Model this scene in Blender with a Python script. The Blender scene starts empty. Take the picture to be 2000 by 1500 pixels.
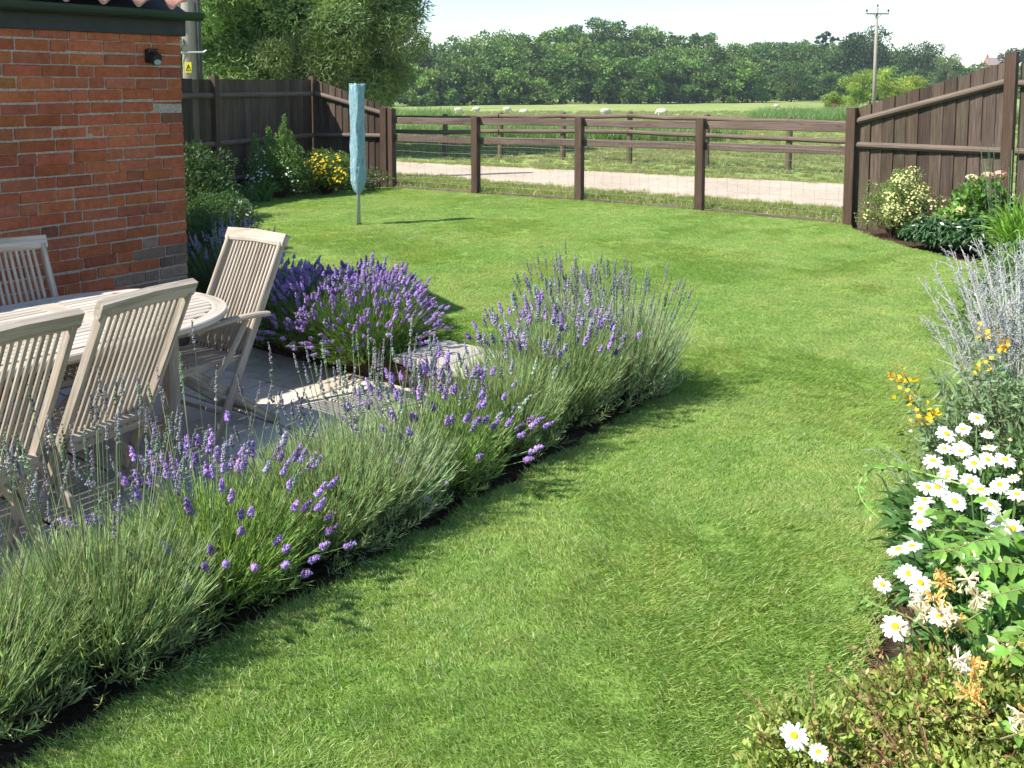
import bpy, math, random
import numpy as np
from mathutils import Vector

# ---------------------------------------------------------------- camera, sky, sun, exposure
scene = bpy.context.scene
COL = scene.collection
cam_d = bpy.data.cameras.new("camera"); cam = bpy.data.objects.new("camera", cam_d); COL.objects.link(cam)
cam.location = (0, 0, 1.70)
cam.rotation_euler = (math.radians(90 - 5.557), 0, 0)
cam_d.sensor_fit = 'HORIZONTAL'; cam_d.sensor_width = 36; cam_d.lens = 33.3
cam_d.shift_y = -0.2015; cam_d.clip_start = 0.05; cam_d.clip_end = 4000
scene.camera = cam

SUN_EL, SUN_AZ = 50.0, 248.3
world = bpy.data.worlds.new("World"); scene.world = world; world.use_nodes = True
nt = world.node_tree; nt.nodes.clear()
sky = nt.nodes.new("ShaderNodeTexSky"); sky.sky_type = 'NISHITA'; sky.sun_disc = False
sky.sun_elevation = math.radians(SUN_EL); sky.sun_rotation = math.radians(SUN_AZ)
sky.air_density = 1.0; sky.dust_density = 0.2; sky.ozone_density = 2.5
bg = nt.nodes.new("ShaderNodeBackground"); bg.inputs[1].default_value = 0.102
out = nt.nodes.new("ShaderNodeOutputWorld")
nt.links.new(sky.outputs[0], bg.inputs[0]); nt.links.new(bg.outputs[0], out.inputs[0])
sun_d = bpy.data.lights.new("sun", 'SUN'); sun_d.energy = 4.2; sun_d.angle = math.radians(0.53); sun_d.color = (1.0, 0.95, 0.86)
sun = bpy.data.objects.new("sun", sun_d); COL.objects.link(sun)
az, el = math.radians(SUN_AZ), math.radians(SUN_EL)
sv = Vector((math.sin(az) * math.cos(el), math.cos(az) * math.cos(el), math.sin(el)))
sun.rotation_euler = sv.to_track_quat('Z', 'Y').to_euler()
scene.view_settings.view_transform = 'Standard'; scene.view_settings.look = 'None'
scene.view_settings.gamma = 1.0; scene.view_settings.exposure = 1.12
scene.cycles.max_bounces = 9; scene.cycles.diffuse_bounces = 6; scene.cycles.transparent_max_bounces = 8
scene.cycles.volume_bounces = 0; scene.cycles.use_denoising = True

rng = np.random.default_rng(11)
SD, CD = 0.603, 0.798
def st(s, t): return (SD * s + CD * t, CD * s - SD * t)      # garden axes: s along the house wall, t away from it
ANG_A = math.atan2(CD, SD)                                   # world angle of the s axis

# ---------------------------------------------------------------- mesh helpers
def nrm(a): return a / np.maximum(np.linalg.norm(a, axis=-1, keepdims=True), 1e-9)
class Geo:
    def __init__(s): s.v = []; s.f = []; s.c = []; s.w = []; s.n = 0
    def add(s, v, f, col=(1, 1, 1), w=None):
        v = np.asarray(v, float).reshape(-1, 3); k = len(v)
        for q in (f if isinstance(f, list) else [f]): s.f.append(np.asarray(q, np.int64) + s.n)
        c = np.asarray(col, float)
        if c.ndim == 1: c = np.tile(c[:3], (k, 1))
        s.v.append(v); s.c.append(c[:, :3]); s.w.append(np.zeros((k, 3)) if w is None else w); s.n += k
        return s
    def build(s, name, mat, parent=None, smooth=False):
        me = bpy.data.meshes.new(name)
        V = np.concatenate(s.v); me.vertices.add(len(V)); me.vertices.foreach_set("co", V.ravel())
        if s.f:
            tot = np.concatenate([np.full(len(q), q.shape[1]) for q in s.f]); lp = np.concatenate([q.ravel() for q in s.f])
            me.loops.add(len(lp)); me.loops.foreach_set("vertex_index", lp.astype(np.int32))
            me.polygons.add(len(tot)); st_ = np.concatenate([[0], np.cumsum(tot)[:-1]])
            me.polygons.foreach_set("loop_start", st_.astype(np.int32)); me.polygons.foreach_set("loop_total", tot.astype(np.int32))
            me.polygons.foreach_set("use_smooth", np.full(len(tot), bool(smooth)))
        a = me.attributes.new("Col", 'FLOAT_COLOR', 'POINT'); C = np.concatenate(s.c)
        a.data.foreach_set("color", np.concatenate([C, np.ones((len(C), 1))], 1).ravel())
        a = me.attributes.new("wuv", 'FLOAT_VECTOR', 'POINT'); a.data.foreach_set("vector", np.concatenate(s.w).ravel())
        me.update(calc_edges=True); me.validate()
        o = bpy.data.objects.new(name, me); COL.objects.link(o)
        if mat: me.materials.append(mat)
        if parent: o.parent = parent
        return o

def sweep(G, path, sec, up=(0, 0, 1), col=(1, 1, 1), scale=None, caps=True, closed_sec=True):
    """sweep a cross-section (k,2) along a polyline"""
    P = np.asarray(path, float); n = len(P); sec = np.asarray(sec, float); k = len(sec)
    T = np.zeros_like(P); T[1:-1] = P[2:] - P[:-2]; T[0] = P[1] - P[0]; T[-1] = P[-1] - P[-2]; T = nrm(T)
    U = np.tile(np.asarray(up, float), (n, 1)); X = nrm(np.cross(T, U)); Y = nrm(np.cross(X, T))
    sc = np.ones(n) if scale is None else np.asarray(scale, float)
    V = P[:, None] + X[:, None] * (sec[None, :, :1] * sc[:, None, None]) + Y[:, None] * (sec[None, :, 1:] * sc[:, None, None])
    L = np.concatenate([[0], np.cumsum(np.linalg.norm(np.diff(P, axis=0), axis=1))])
    r = rng.random(3) * 20
    W = np.zeros((n, k, 3)); W[..., 0] = L[:, None] + r[0]; W[..., 1] = sec[None, :, 0] + r[1]; W[..., 2] = sec[None, :, 1] + r[2]
    i = np.arange(n - 1)[:, None] * k; j = np.arange(k)[None]; j2 = (j + 1) % k
    F = np.stack([i + j, i + j2, i + k + j2, i + k + j], -1).reshape(-1, 4)
    fs = [F]
    if caps: fs += [np.arange(k)[::-1][None], (np.arange(k) + (n - 1) * k)[None]]
    G.add(V, fs, col, W.reshape(-1, 3))
def rsec(w, h, c=0.004):
    a, b = w / 2, h / 2
    return [(-a + c, -b), (a - c, -b), (a, -b + c), (a, b - c), (a - c, b), (-a + c, b), (-a, b - c), (-a, -b + c)]
def csec(r, k=8): return [(r * math.cos(2 * math.pi * q / k), r * math.sin(2 * math.pi * q / k)) for q in range(k)]
def bar(G, p0, p1, w, h, up=(0, 0, 1), c=0.004, col=(1, 1, 1)):
    sweep(G, [p0, p1], rsec(w, h, c), up, col)
def tube(G, path, r, k=8, col=(1, 1, 1), up=None):
    r = np.asarray(r, float) * np.ones(len(path)); d = np.asarray(path[-1], float) - np.asarray(path[0], float)
    u = up or ((0, 1, 0.01) if abs(d[2]) > abs(d[0]) + abs(d[1]) else (0, 0, 1))
    sweep(G, path, csec(1, k), u, col, scale=r)
def tubes(G, P, R, col, k=3):
    """many thin stems at once: P (N,K,3), R (N,K) or scalar, col (N,3)"""
    P = np.asarray(P, float); N, K = P.shape[:2]
    R = np.broadcast_to(np.asarray(R, float), (N, K))
    T = nrm(P[:, -1] - P[:, 0]); A = nrm(np.cross(T, rng.normal(size=(N, 3)))); B = np.cross(T, A)
    ang = 2 * np.pi * np.arange(k) / k
    ring = A[:, None, None] * np.cos(ang)[None, None, :, None] + B[:, None, None] * np.sin(ang)[None, None, :, None]
    V = P[:, :, None] + ring * R[:, :, None, None]
    n0 = (np.arange(N) * K * k)[:, None, None]; i = (np.arange(K - 1) * k)[None, :, None]; j = np.arange(k)[None, None]; j2 = (j + 1) % k
    F = np.stack([n0 + i + j, n0 + i + j2, n0 + i + k + j2, n0 + i + k + j], -1).reshape(-1, 4)
    G.add(V, F, np.repeat(np.broadcast_to(col, (N, 3)), K * k, 0))
def leaves(G, P, D, L, W, col, fold=0.0, side=None, curl=0.0):
    """leaf blades: a six-vertex, four-face pointed shape bent along its length"""
    P = np.asarray(P, float); N = len(P); D = nrm(np.asarray(D, float))
    L = np.broadcast_to(np.asarray(L, float), (N,))[:, None]; W = np.broadcast_to(np.asarray(W, float), (N,))[:, None]
    S = nrm(np.cross(D, rng.normal(size=(N, 3)))) if side is None else side
    U = np.cross(S, D)
    m = P + D * L * .45 + U * L * curl * .5
    V = np.stack([P, m + S * W / 2 + U * W * fold, P + D * L - U * L * curl, m - S * W / 2 + U * W * fold], 1)
    b = (np.arange(N) * 4)[:, None]
    if fold: F = np.concatenate([b + np.array([[0, 1, 2]]), b + np.array([[0, 2, 3]])])
    else: F = b + np.array([[0, 1, 2, 3]])
    G.add(V, F, np.repeat(np.broadcast_to(col, (N, 3)), 4, 0))
def broad_leaves(G, P, D, S, L, W, col, curl=.12):
    """wider oval leaves with a midrib fold, 8 vertices each"""
    N = len(P); D = nrm(D); U = nrm(np.cross(S, D)); S = nrm(np.cross(D, U))
    L = np.broadcast_to(np.asarray(L, float), (N,))[:, None]; W = np.broadcast_to(np.asarray(W, float), (N,))[:, None]
    def q(x, y, z): return P + D * L * x + S * W * y + U * L * z
    V = np.stack([q(0, 0, 0), q(.3, .42, curl * 1.0), q(.65, .40, curl * .7), q(1, 0, -curl * 1.4), q(.65, -.40, curl * .7), q(.3, -.42, curl), q(.33, 0, curl * .3), q(.66, 0, 0)], 1)
    b = (np.arange(N) * 8)[:, None]
    F3 = np.concatenate([b + np.array([[a_, b_, c_]]) for a_, b_, c_ in ((0, 1, 6), (0, 6, 5), (7, 2, 3), (7, 3, 4))])
    F4 = np.concatenate([b + np.array([[6, 1, 2, 7]]), b + np.array([[5, 6, 7, 4]])])
    G.add(V, [F3, F4], np.repeat(np.broadcast_to(col, (N, 3)), 8, 0))
OCT = np.array([[1, 0, 0], [-1, 0, 0], [0, 1, 0], [0, -1, 0], [0, 0, 1], [0, 0, -1]], float)
OCF = np.array([[0, 2, 4], [2, 1, 4], [1, 3, 4], [3, 0, 4], [2, 0, 5], [1, 2, 5], [3, 1, 5], [0, 3, 5]])
def blobs(G, P, R, col):
    P = np.asarray(P, float); N = len(P); R = np.asarray(R, float)
    if R.ndim < 2: R = np.broadcast_to(R.reshape(-1, 1) if R.ndim else R, (N, 3))
    V = P[:, None] + OCT[None] * R[:, None]
    F = ((np.arange(N) * 6)[:, None, None] + OCF[None]).reshape(-1, 3)
    G.add(V, F, np.repeat(np.broadcast_to(col, (N, 3)), 6, 0))
def jit(col, N, a=.15, b=.05):
    c = np.asarray(col, float)[None] * (1 + a * rng.normal(size=(N, 1))) * (1 + b * rng.normal(size=(N, 3)))
    return np.clip(c, .003, .95)
def rdir(N, up=0.): 
    d = rng.normal(size=(N, 3)); d[:, 2] += up; return nrm(d)

def tag(o, label=None, cat=None, group=None, kind=None):
    if label: o['label'] = label
    if cat: o['category'] = cat
    if group: o['group'] = group
    if kind: o['kind'] = kind
    return o
def thing(name, label, cat, loc=(0, 0, 0), rz=0.0, group=None):
    o = bpy.data.objects.new(name, None); COL.objects.link(o); o.empty_display_size = .2
    o.location = loc; o.rotation_euler = (0, 0, rz); return tag(o, label, cat, group)

# ---------------------------------------------------------------- materials
class NT:
    def __init__(s, name):
        s.m = bpy.data.materials.new(name); s.m.use_nodes = True; s.t = s.m.node_tree; s.t.nodes.clear()
        s.out = s.n("OutputMaterial"); s.b = s.n("BsdfPrincipled"); s.l(s.b.outputs[0], s.out.inputs[0])
    def n(s, t, **k):
        x = s.t.nodes.new("ShaderNode" + t)
        for a, b in k.items(): setattr(x, a, b)
        return x
    def l(s, a, b): s.t.links.new(a, b)
    def attr(s, nm, o="Color"): x = s.n("Attribute"); x.attribute_name = nm; return x.outputs[o]
    def noise(s, vec, scale, detail=4, rough=.6, dist=0):
        x = s.n("TexNoise"); x.inputs["Scale"].default_value = scale; x.inputs["Detail"].default_value = detail
        x.inputs["Roughness"].default_value = rough; x.inputs["Distortion"].default_value = dist
        if vec is not None: s.l(vec, x.inputs["Vector"])
        return x.outputs["Fac"]
    def ramp(s, fac, stops):
        x = s.n("ValToRGB"); e = x.color_ramp.elements
        while len(e) < len(stops): e.new(.5)
        for q, (p, c) in zip(e, stops): q.position = p; q.color = (*c, 1) if len(c) == 3 else c
        s.l(fac, x.inputs[0]); return x.outputs[0]
    def mix(s, a, b, fac=1., mode='MULTIPLY'):
        x = s.n("MixRGB", blend_type=mode)
        for q, v in ((0, fac), (1, a), (2, b)):
            if hasattr(v, "links"): s.l(v, x.inputs[q])
            else: x.inputs[q].default_value = v if q == 0 else (*v, 1)
        return x.outputs[0]
    def mapv(s, vec, scale=(1, 1, 1)):
        x = s.n("Mapping"); x.inputs["Scale"].default_value = scale; s.l(vec, x.inputs[0]); return x.outputs[0]
    def pos(s): return s.n("NewGeometry").outputs["Position"]
    def bump(s, h, strength=.3, dist=.01):
        x = s.n("Bump"); x.inputs["Strength"].default_value = strength; x.inputs["Distance"].default_value = dist
        s.l(h, x.inputs["Height"]); s.l(x.outputs[0], s.b.inputs["Normal"]); return x
    def base(s, c, rough=.7, spec=.3):
        if hasattr(c, "links"): s.l(c, s.b.inputs["Base Color"])
        else: s.b.inputs["Base Color"].default_value = (*c, 1)
        s.b.inputs["Roughness"].default_value = rough; s.b.inputs["Specular IOR Level"].default_value = spec
        return s
    def translucent(s, c, amt):
        tr = s.n("BsdfTranslucent"); mx = s.n("MixShader"); mx.inputs[0].default_value = amt
        s.l(c, tr.inputs[0]); s.l(s.b.outputs[0], mx.inputs[1]); s.l(tr.outputs[0], mx.inputs[2]); s.l(mx.outputs[0], s.out.inputs[0])

def leaf_mat(name, rough=.45, spec=.35, trans=.3, wvar=None):
    m = NT(name); c = m.attr("Col")
    if wvar:
        n = m.noise(m.pos(), wvar[0], 3); c = m.mix(c, m.ramp(n, [(.3, wvar[1]), (.7, wvar[2])]))
    m.base(c, rough, spec); m.translucent(m.mix(c, (1.25, 1.2, .6)), trans); return m.m
def plain(name, col, rough=.6, spec=.3, metal=0, nz=None):
    m = NT(name)
    if nz:
        n = m.noise(m.n("TexCoord").outputs["Object"], nz[0], 5); c = m.mix(col, m.ramp(n, [(.25, (nz[1],) * 3), (.75, (nz[2],) * 3)]))
        m.base(c, rough, spec); m.bump(n, .3, .004)
    else: m.base(col, rough, spec)
    m.b.inputs["Metallic"].default_value = metal; return m.m
def wood(name, c1, c2, c3, gs=(3, 90, 90), rough=.75, spec=.25, knots=True, bs=.35):
    m = NT(name); w = m.attr("wuv", "Vector")
    g = m.noise(m.mapv(w, gs), 1.0, 6, .65, .6); big = m.noise(m.mapv(w, (1.2, 9, 9)), 1.0, 3)
    c = m.ramp(g, [(.25, c1), (.52, c2), (.8, c3)])
    c = m.mix(c, m.ramp(big, [(.3, (.68, .66, .62)), (.7, (1.12, 1.1, 1.1))]))
    c = m.mix(c, m.attr("Col"))
    if knots:
        v = m.n("TexVoronoi"); v.inputs["Scale"].default_value = 1.0; m.l(m.mapv(w, (2.2, 9, 9)), v.inputs["Vector"])
        k = m.ramp(v.outputs["Distance"], [(.04, (.35, .3, .27)), (.13, (1, 1, 1))]); c = m.mix(c, k, .7)
    m.base(c, rough, spec); m.bump(g, bs, .003); return m.m

M = {}
M['teak'] = wood('weathered_teak', (.23, .185, .14), (.43, .375, .305), (.62, .575, .50), (4, 62, 62), .7, knots=False)
M['teak_top'] = wood('weathered_teak_top', (.36, .32, .27), (.51, .465, .405), (.62, .575, .51), (3, 110, 110), .62, knots=False)
M['fence'] = wood('dark_stained_boards', (.036, .026, .019), (.088, .064, .047), (.165, .125, .092))
M['fence_post'] = wood('stained_posts', (.05, .032, .022), (.095, .06, .042), (.15, .1, .075))
M['rail'] = wood('weathered_rails', (.08, .055, .043), (.15, .108, .088), (.24, .185, .155))
M['rail_pale'] = wood('pale_arris_rails', (.09, .066, .05), (.155, .118, .092), (.23, .185, .148))
M['oldpost'] = wood('old_round_posts', (.07, .055, .035), (.13, .105, .07), (.2, .165, .12))
M['pole'] = wood('pole_wood', (.22, .195, .165), (.36, .33, .285), (.48, .445, .40), (1.5, 40, 40))
M['trunk'] = plain('bark', (.09, .07, .05), .9, .1, nz=(7, .5, 1.3))
M['leaf'] = leaf_mat('leaf'); M['leaf_gloss'] = leaf_mat('glossy_leaf', .3, .5, .22)
M['tree_leaf'] = leaf_mat('tree_leaf', .5, .3, .42, (1.1, (.82, .85, .8), (1.15, 1.12, 1.05)))
M['far_leaf'] = leaf_mat('far_leaf', .6, .2, .25, (.09, (.72, .8, .85), (1.25, 1.18, 1.0)))
M['lav_leaf'] = leaf_mat('lavender_leaf', .5, .35, .4)
M['petal'] = leaf_mat('petal', .6, .15, .25)
M['fence_dark'] = M['fence']

def grass_mat():
    m = NT('grass_blades'); c = m.attr("Col"); p = m.pos()
    n1 = m.noise(p, .9, 3, .55); n2 = m.noise(p, 4.5, 3, .6)
    c = m.mix(c, m.ramp(n1, [(.32, (.83, .93, .78)), (.68, (1.18, 1.06, 1.22))]))
    c = m.mix(c, m.ramp(n2, [(.3, (.84, .9, .85)), (.72, (1.2, 1.1, 1.12))]))
    m.base(c, .42, .35); m.translucent(m.mix(c, (1.3, 1.2, .5)), .38); return m.m
M['grass'] = grass_mat()
def soil_mat():
    m = NT('soil'); p = m.pos(); n = m.noise(p, 28, 8, .7); n2 = m.noise(p, 3, 3)
    c = m.ramp(n, [(.3, (.028, .019, .013)), (.55, (.085, .057, .040)), (.8, (.2, .15, .115))])
    c = m.mix(c, m.ramp(n2, [(.3, (.75, .75, .75)), (.7, (1.2, 1.15, 1.1))])); m.base(c, .95, .1); m.bump(n, .9, .03); return m.m
M['soil'] = soil_mat()
def under_mat():
    m = NT('lawn_turf'); p = m.pos(); n = m.noise(p, 60, 6, .7)
    m.base(m.ramp(n, [(.3, (.13, .22, .045)), (.7, (.26, .40, .09))]), .9, .1); m.bump(n, .8, .02); return m.m
M['turf'] = under_mat()
def field_mat():
    m = NT('pasture'); p = m.pos()
    n1 = m.noise(p, .12, 5, .6, .4); n2 = m.noise(p, 1.3, 6, .65); n3 = m.noise(p, 14, 5, .7)
    c = m.ramp(n1, [(.33, (.19, .28, .09)), (.5, (.27, .34, .12)), (.68, (.38, .38, .19))])
    c = m.mix(c, m.ramp(n2, [(.28, (.66, .72, .62)), (.7, (1.25, 1.18, 1.15))]))
    c = m.mix(c, m.ramp(n3, [(.3, (.62, .68, .6)), (.72, (1.25, 1.2, 1.1))])); m.base(c, .9, .1); m.bump(n3, .7, .05); return m.m
M['field'] = field_mat()
def gravel_mat():
    m = NT('gravel'); p = m.pos(); v = m.n("TexVoronoi"); v.inputs["Scale"].default_value = 34; m.l(p, v.inputs["Vector"])
    n = m.noise(p, .9, 4); n3 = m.noise(p, 9, 5, .7)
    c = m.mix(v.outputs["Color"], (.5, .5, .5), 1, 'SATURATION') if False else m.ramp(m.noise(p, 42, 3, .8), [(.3, (.24, .19, .15)), (.5, (.47, .41, .335)), (.75, (.66, .60, .51))])
    c = m.mix(c, m.ramp(n, [(.3, (.86, .83, .8)), (.65, (1.08, 1.05, 1.02))]))
    c = m.mix(c, m.ramp(n3, [(.3, (.85, .83, .8)), (.7, (1.08, 1.06, 1.05))])); m.base(c, .9, .15); m.bump(v.outputs["Distance"], .6, .015); return m.m
M['gravel'] = gravel_mat()
def paving_mat():
    m = NT('paving'); p = m.pos(); n = m.noise(p, 5, 6, .7); n2 = m.noise(p, 90, 4, .7)
    c = m.mix(m.attr("Col"), m.ramp(n, [(.25, (.78, .77, .75)), (.7, (1.08, 1.07, 1.05))]))
    c = m.mix(c, m.ramp(n2, [(.3, (.88, .88, .88)), (.7, (1.06, 1.06, 1.06))])); n3 = m.noise(p, 14, 5, .75); c = m.mix(c, m.ramp(n3, [(.33, (.66, .66, .62)), (.46, (1, 1, 1))])); m.base(c, .85, .2); m.bump(n2, .35, .003); return m.m
M['paving'] = paving_mat()
def brick_mat():
    m = NT('brick'); p = m.n("TexCoord").outputs["Object"]; n = m.noise(p, 24, 7, .72); n2 = m.noise(p, 120, 4, .7)
    c = m.mix(m.attr("Col"), m.ramp(n, [(.25, (.62, .58, .55)), (.55, (1, 1, 1)), (.8, (1.3, 1.22, 1.12))]))
    c = m.mix(c, m.ramp(n2, [(.3, (.74, .74, .74)), (.7, (1.15, 1.12, 1.1))])); n4 = m.noise(p, 2.2, 5, .65); c = m.mix(c, m.ramp(n4, [(.3, (.74, .72, .72)), (.55, (1, 1, 1)), (.75, (1.12, 1.12, 1.1))])); m.base(c, .9, .12); m.bump(n2, .9, .006); return m.m
M['brick'] = brick_mat()
M['mortar'] = plain('mortar', (.41, .35, .285), .95, .1, nz=(60, .55, 1.3))
M['fascia'] = plain('fascia_paint', (.028, .032, .03), .5, .3, nz=(12, .7, 1.3))
M['gutter'] = plain('gutter_green', (.012, .035, .028), .35, .5)
M['tile'] = plain('pantile', (.52, .29, .22), .75, .2, nz=(14, .6, 1.35))
M['black'] = plain('black_plastic', (.012, .012, .014), .4, .5)
M['lens'] = plain('sensor_lens', (.33, .36, .42), .4, .4)
M['metal'] = plain('galvanised', (.42, .44, .45), .45, .5, .7)
M['greypole'] = plain('grey_tube', (.42, .44, .45), .45, .4)
M['pipe'] = plain('conduit_grey', (.06, .065, .07), .5, .4)
M['porcelain'] = plain('insulator', (.5, .44, .42), .35, .5)
M['yellow'] = plain('sign_yellow', (.72, .6, .03), .5, .4)
M['ink'] = plain('sign_black', (.01, .01, .01), .5, .3)
M['wire'] = plain('fence_wire', (.28, .28, .27), .5, .4, .6)
M['rust'] = plain('rusty_sheet', (.22, .085, .045), .8, .2, nz=(3, .55, 1.5))
M['pink_brick'] = plain('far_brick', (.4, .22, .17), .9, .1, nz=(3, .8, 1.2))
M['slate'] = plain('far_slate', (.25, .2, .19), .8, .2, nz=(2, .8, 1.2))

# ---------------------------------------------------------------- the lie of the land
def gz(x, y):
    y = np.asarray(y, float)
    z = np.interp(y, [-50, 24, 60, 130, 240, 3000], [0, 0, -.72, -2.15, -3.45, -3.45])
    return z
def axis(lo, hi, step, far):
    a = list(np.arange(lo, hi + 1e-6, step)); g = step; x = hi
    b = []; 
    while x < far: g *= 1.25; x += g; b.append(x)
    g = step; x = lo; c = []
    while x > -far * .6: g *= 1.25; x -= g; c.append(x)
    return np.array(c[::-1] + a + b)
def make_ground():
    X = axis(-9, 9, .3, 1600); Y = axis(-3, 26, .3, 1800)
    xx, yy = np.meshgrid(X, Y); z = gz(xx, yy) - .06
    s = SD * xx + CD * yy; t = CD * xx - SD * yy
    z = np.where((s < 4.9) & (t < -2.4), -.30, z)
    z = np.where(yy > 30, z + .12 * np.sin(xx * .05 + yy * .03) * np.clip((yy - 30) / 60, 0, 1), z)
    z = z + np.where((yy > 16.5), .02 * np.sin(xx * 1.7 + 3) * np.sin(yy * 1.3), 0)
    n, mcols = xx.shape; i = np.arange(n - 1)[:, None] * mcols + np.arange(mcols - 1)[None]
    F = np.stack([i, i + 1, i + mcols + 1, i + mcols], -1).reshape(-1, 4)
    G = Geo(); G.add(np.stack([xx, yy, z], -1), F)
    tag(G.build('ground', M['field'], smooth=True), kind='structure')
make_ground()

def sheet(name, pts, z, mat, skirt=0.05):
    G = Geo(); P = np.array(pts, float); n = len(P); zz = np.broadcast_to(z, (n,))
    top = np.column_stack([P, zz]); bot = np.column_stack([P, zz - skirt])
    G.add(top, [np.arange(n)[None]]); i = np.arange(n); j = (i + 1) % n
    G.add(np.concatenate([top, bot]), [np.stack([i, i + n, j + n, j], -1)])
    return tag(G.build(name, mat), kind='structure')
def smooth_poly(pts, sub=6, closed=True):
    P = np.array(pts, float); n = len(P); o = []
    for i in range(n):
        p0, p1, p2, p3 = P[i - 1], P[i], P[(i + 1) % n], P[(i + 2) % n]
        for k in range(sub):
            t = k / sub
            o.append(.5 * ((2 * p1) + (-p0 + p2) * t + (2 * p0 - 5 * p1 + 4 * p2 - p3) * t * t + (-p0 + 3 * p1 - 3 * p2 + p3) * t ** 3))
    return np.array(o)
def inside(P, poly):
    x, y = P[:, 0], P[:, 1]; r = np.zeros(len(P), bool); n = len(poly)
    for i in range(n):
        x1, y1 = poly[i]; x2, y2 = poly[(i + 1) % n]
        c = ((y1 > y) != (y2 > y)) & (x < (x2 - x1) * (y - y1) / (y2 - y1 + 1e-12) + x1); r ^= c
    return r

GARDEN = [st(-1.5, -2.93), st(4.17, -2.93), st(4.17, -5.7), (-2.35, 6.62), (-6.2, 9.55), (-5.7, 10.1), (-3.42, 16.36), (-2.04, 15.72), (-.57, 14.83), (1.0, 13.95), (2.56, 12.8), (4.11, 11.54), (5.45, 10.3), (8.6, 7.4), (8.6, -1), (-2.5, -1)]
sheet('soil_bed', GARDEN, -.035, M['soil'], .3)
hedge_edge = [st(.9, -2.26), st(2.0, -2.30), st(3.0, -2.30), st(4.0, -2.32), st(4.65, -2.36)]
LAWN_C = [(-1.75, 1.0)] + hedge_edge + [(.83, 5.32), (.55, 5.62), (-.25, 6.15), (-.9, 6.7), (-1.9, 7.5), (-2.75, 8.6), (-3.25, 10.2), (-3.72, 12.3), (-3.78, 13.4), (-3.5, 14.4), (-2.7, 15.2), (-2.04, 15.66)]
LAWN_R = [(-.57, 14.8), (1.0, 13.9), (2.56, 12.75), (3.95, 11.6), (3.98, 11.2), (3.98, 10.6), (4.18, 9.66), (4.32, 8.96), (4.1, 8.0), (3.5, 6.7), (2.75, 5.4), (2.0, 4.17), (1.49, 3.47), (1.12, 2.94), (.9, 2.6), (.74, 2.2), (.65, 1.6), (.6, .9)]
LAWN = smooth_poly(LAWN_C + LAWN_R, 5)
sheet('lawn', LAWN, 0.0, M['turf'], .05)
# gravel track beyond the garden fence and the mown verge on this side of it
tn = [(-14, 25.5), (-6, 20.9), (-2.2, 18.4), (1.67, 15.32), (4.62, 13.34), (7, 11.9), (14, 8)]
tf = [(14, 12.2), (9, 14.8), (5.78, 16.72), (2.06, 18.96), (-2.57, 21.58), (-6, 23.9), (-14, 29)]
sheet('gravel_track', np.array(tn + tf), -.03, M['gravel'], .03)

# ---------------------------------------------------------------- patio
def make_patio():
    G = Geo(); pts = [st(-1.5, -5.75), st(4.17, -5.75), st(4.17, -2.93), st(-1.5, -2.93)]
    G.add([(x, y, -.172) for x, y in pts], [np.array([[0, 1, 2, 3]])], (.035, .03, .024))
    a = .452
    s0 = 4.17
    for i in range(13):
        for j in range(7):
            s1, t1 = s0 - i * a, -2.93 - j * a
            c = np.array((.56, .515, .44)) * (1 + .06 * rng.normal()) * (1 + .025 * rng.normal(size=3))
            g = .0075; b = .006; dz = rng.normal() * .0012; tl = rng.normal(size=2) * .002
            q = []
            for k, (inset, z) in enumerate(((0, -.2), (0, -.166), (b, -.160))):
                for (u, v) in ((0, 0), (1, 0), (1, 1), (0, 1)):
                    ss = s1 - (g + inset) - (a - 2 * (g + inset)) * u; tt = t1 - (g + inset) - (a - 2 * (g + inset)) * v
                    x, y = st(ss, tt); q.append((x, y, z + dz + (u - .5) * tl[0] + (v - .5) * tl[1]))
            if t1 - a < -5.8: continue
            F = [[0, 1, 5, 4], [1, 2, 6, 5], [2, 3, 7, 6], [3, 0, 4, 7], [4, 5, 9, 8], [5, 6, 10, 9], [6, 7, 11, 10], [7, 4, 8, 11], [8, 9, 10, 11]]
            G.add(q, [np.array(F)], c)
    tag(G.build('patio', M['paving']), kind='structure')
make_patio()
def brickbox(G, s0, s1, t0, t1, z0, z1, col, b=.003, wob=0.):
    """one brick or block, chamfered, in s,t,z"""
    V = []
    for z, i in ((z0, b), (z0 + b, 0), (z1 - b, 0), (z1, b)):
        for (u, v) in ((s0 + i, t0 + i), (s1 - i, t0 + i), (s1 - i, t1 - i), (s0 + i, t1 - i)):
            x, y = st(u, v); V.append((x, y, z))
    F = [[3, 2, 1, 0], [12, 13, 14, 15]]
    for r in range(3):
        for k in range(4): F.append([r * 4 + k, r * 4 + (k + 1) % 4, r * 4 + 4 + (k + 1) % 4, r * 4 + 4 + k])
    V = np.array(V) + rng.normal(size=(16, 3)) * wob
    G.add(V, [np.array(F)[:, ::-1]], col)
def make_step():
    o = thing('garden_step', 'low brick step with a weathered stone tread between the lavender beds', 'step', (0, 0, 0))
    G = Geo()
    for r in range(2):
        z0 = -.16 + r * .07
        for k in range(3):
            s = (.235 * k) + (.1 if r else 0)
            c = np.array(BR[int(rng.integers(len(BR)))]) * (1 + .1 * rng.normal())
            brickbox(G, 4.185, 4.285, -4.02 + s, -4.02 + s + .222, z0 + .008, z0 + .068, c)
    G.build('brick_riser', M['brick'], o)
    G = Geo(); brickbox(G, 4.20, 4.62, -4.0, -3.27, -.16, -.022, (1, 1, 1)); G.build('mortar_core', M['mortar'], o)
    G = Geo()
    for k in range(2): brickbox(G, 4.15, 4.63, -4.06 + k * .405, -4.06 + k * .405 + .4, -.02, .028, np.array((.44, .41, .37)) * (1 + .06 * rng.normal()), .008)
    G.build('stone_tread', M['paving'], o)
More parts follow.
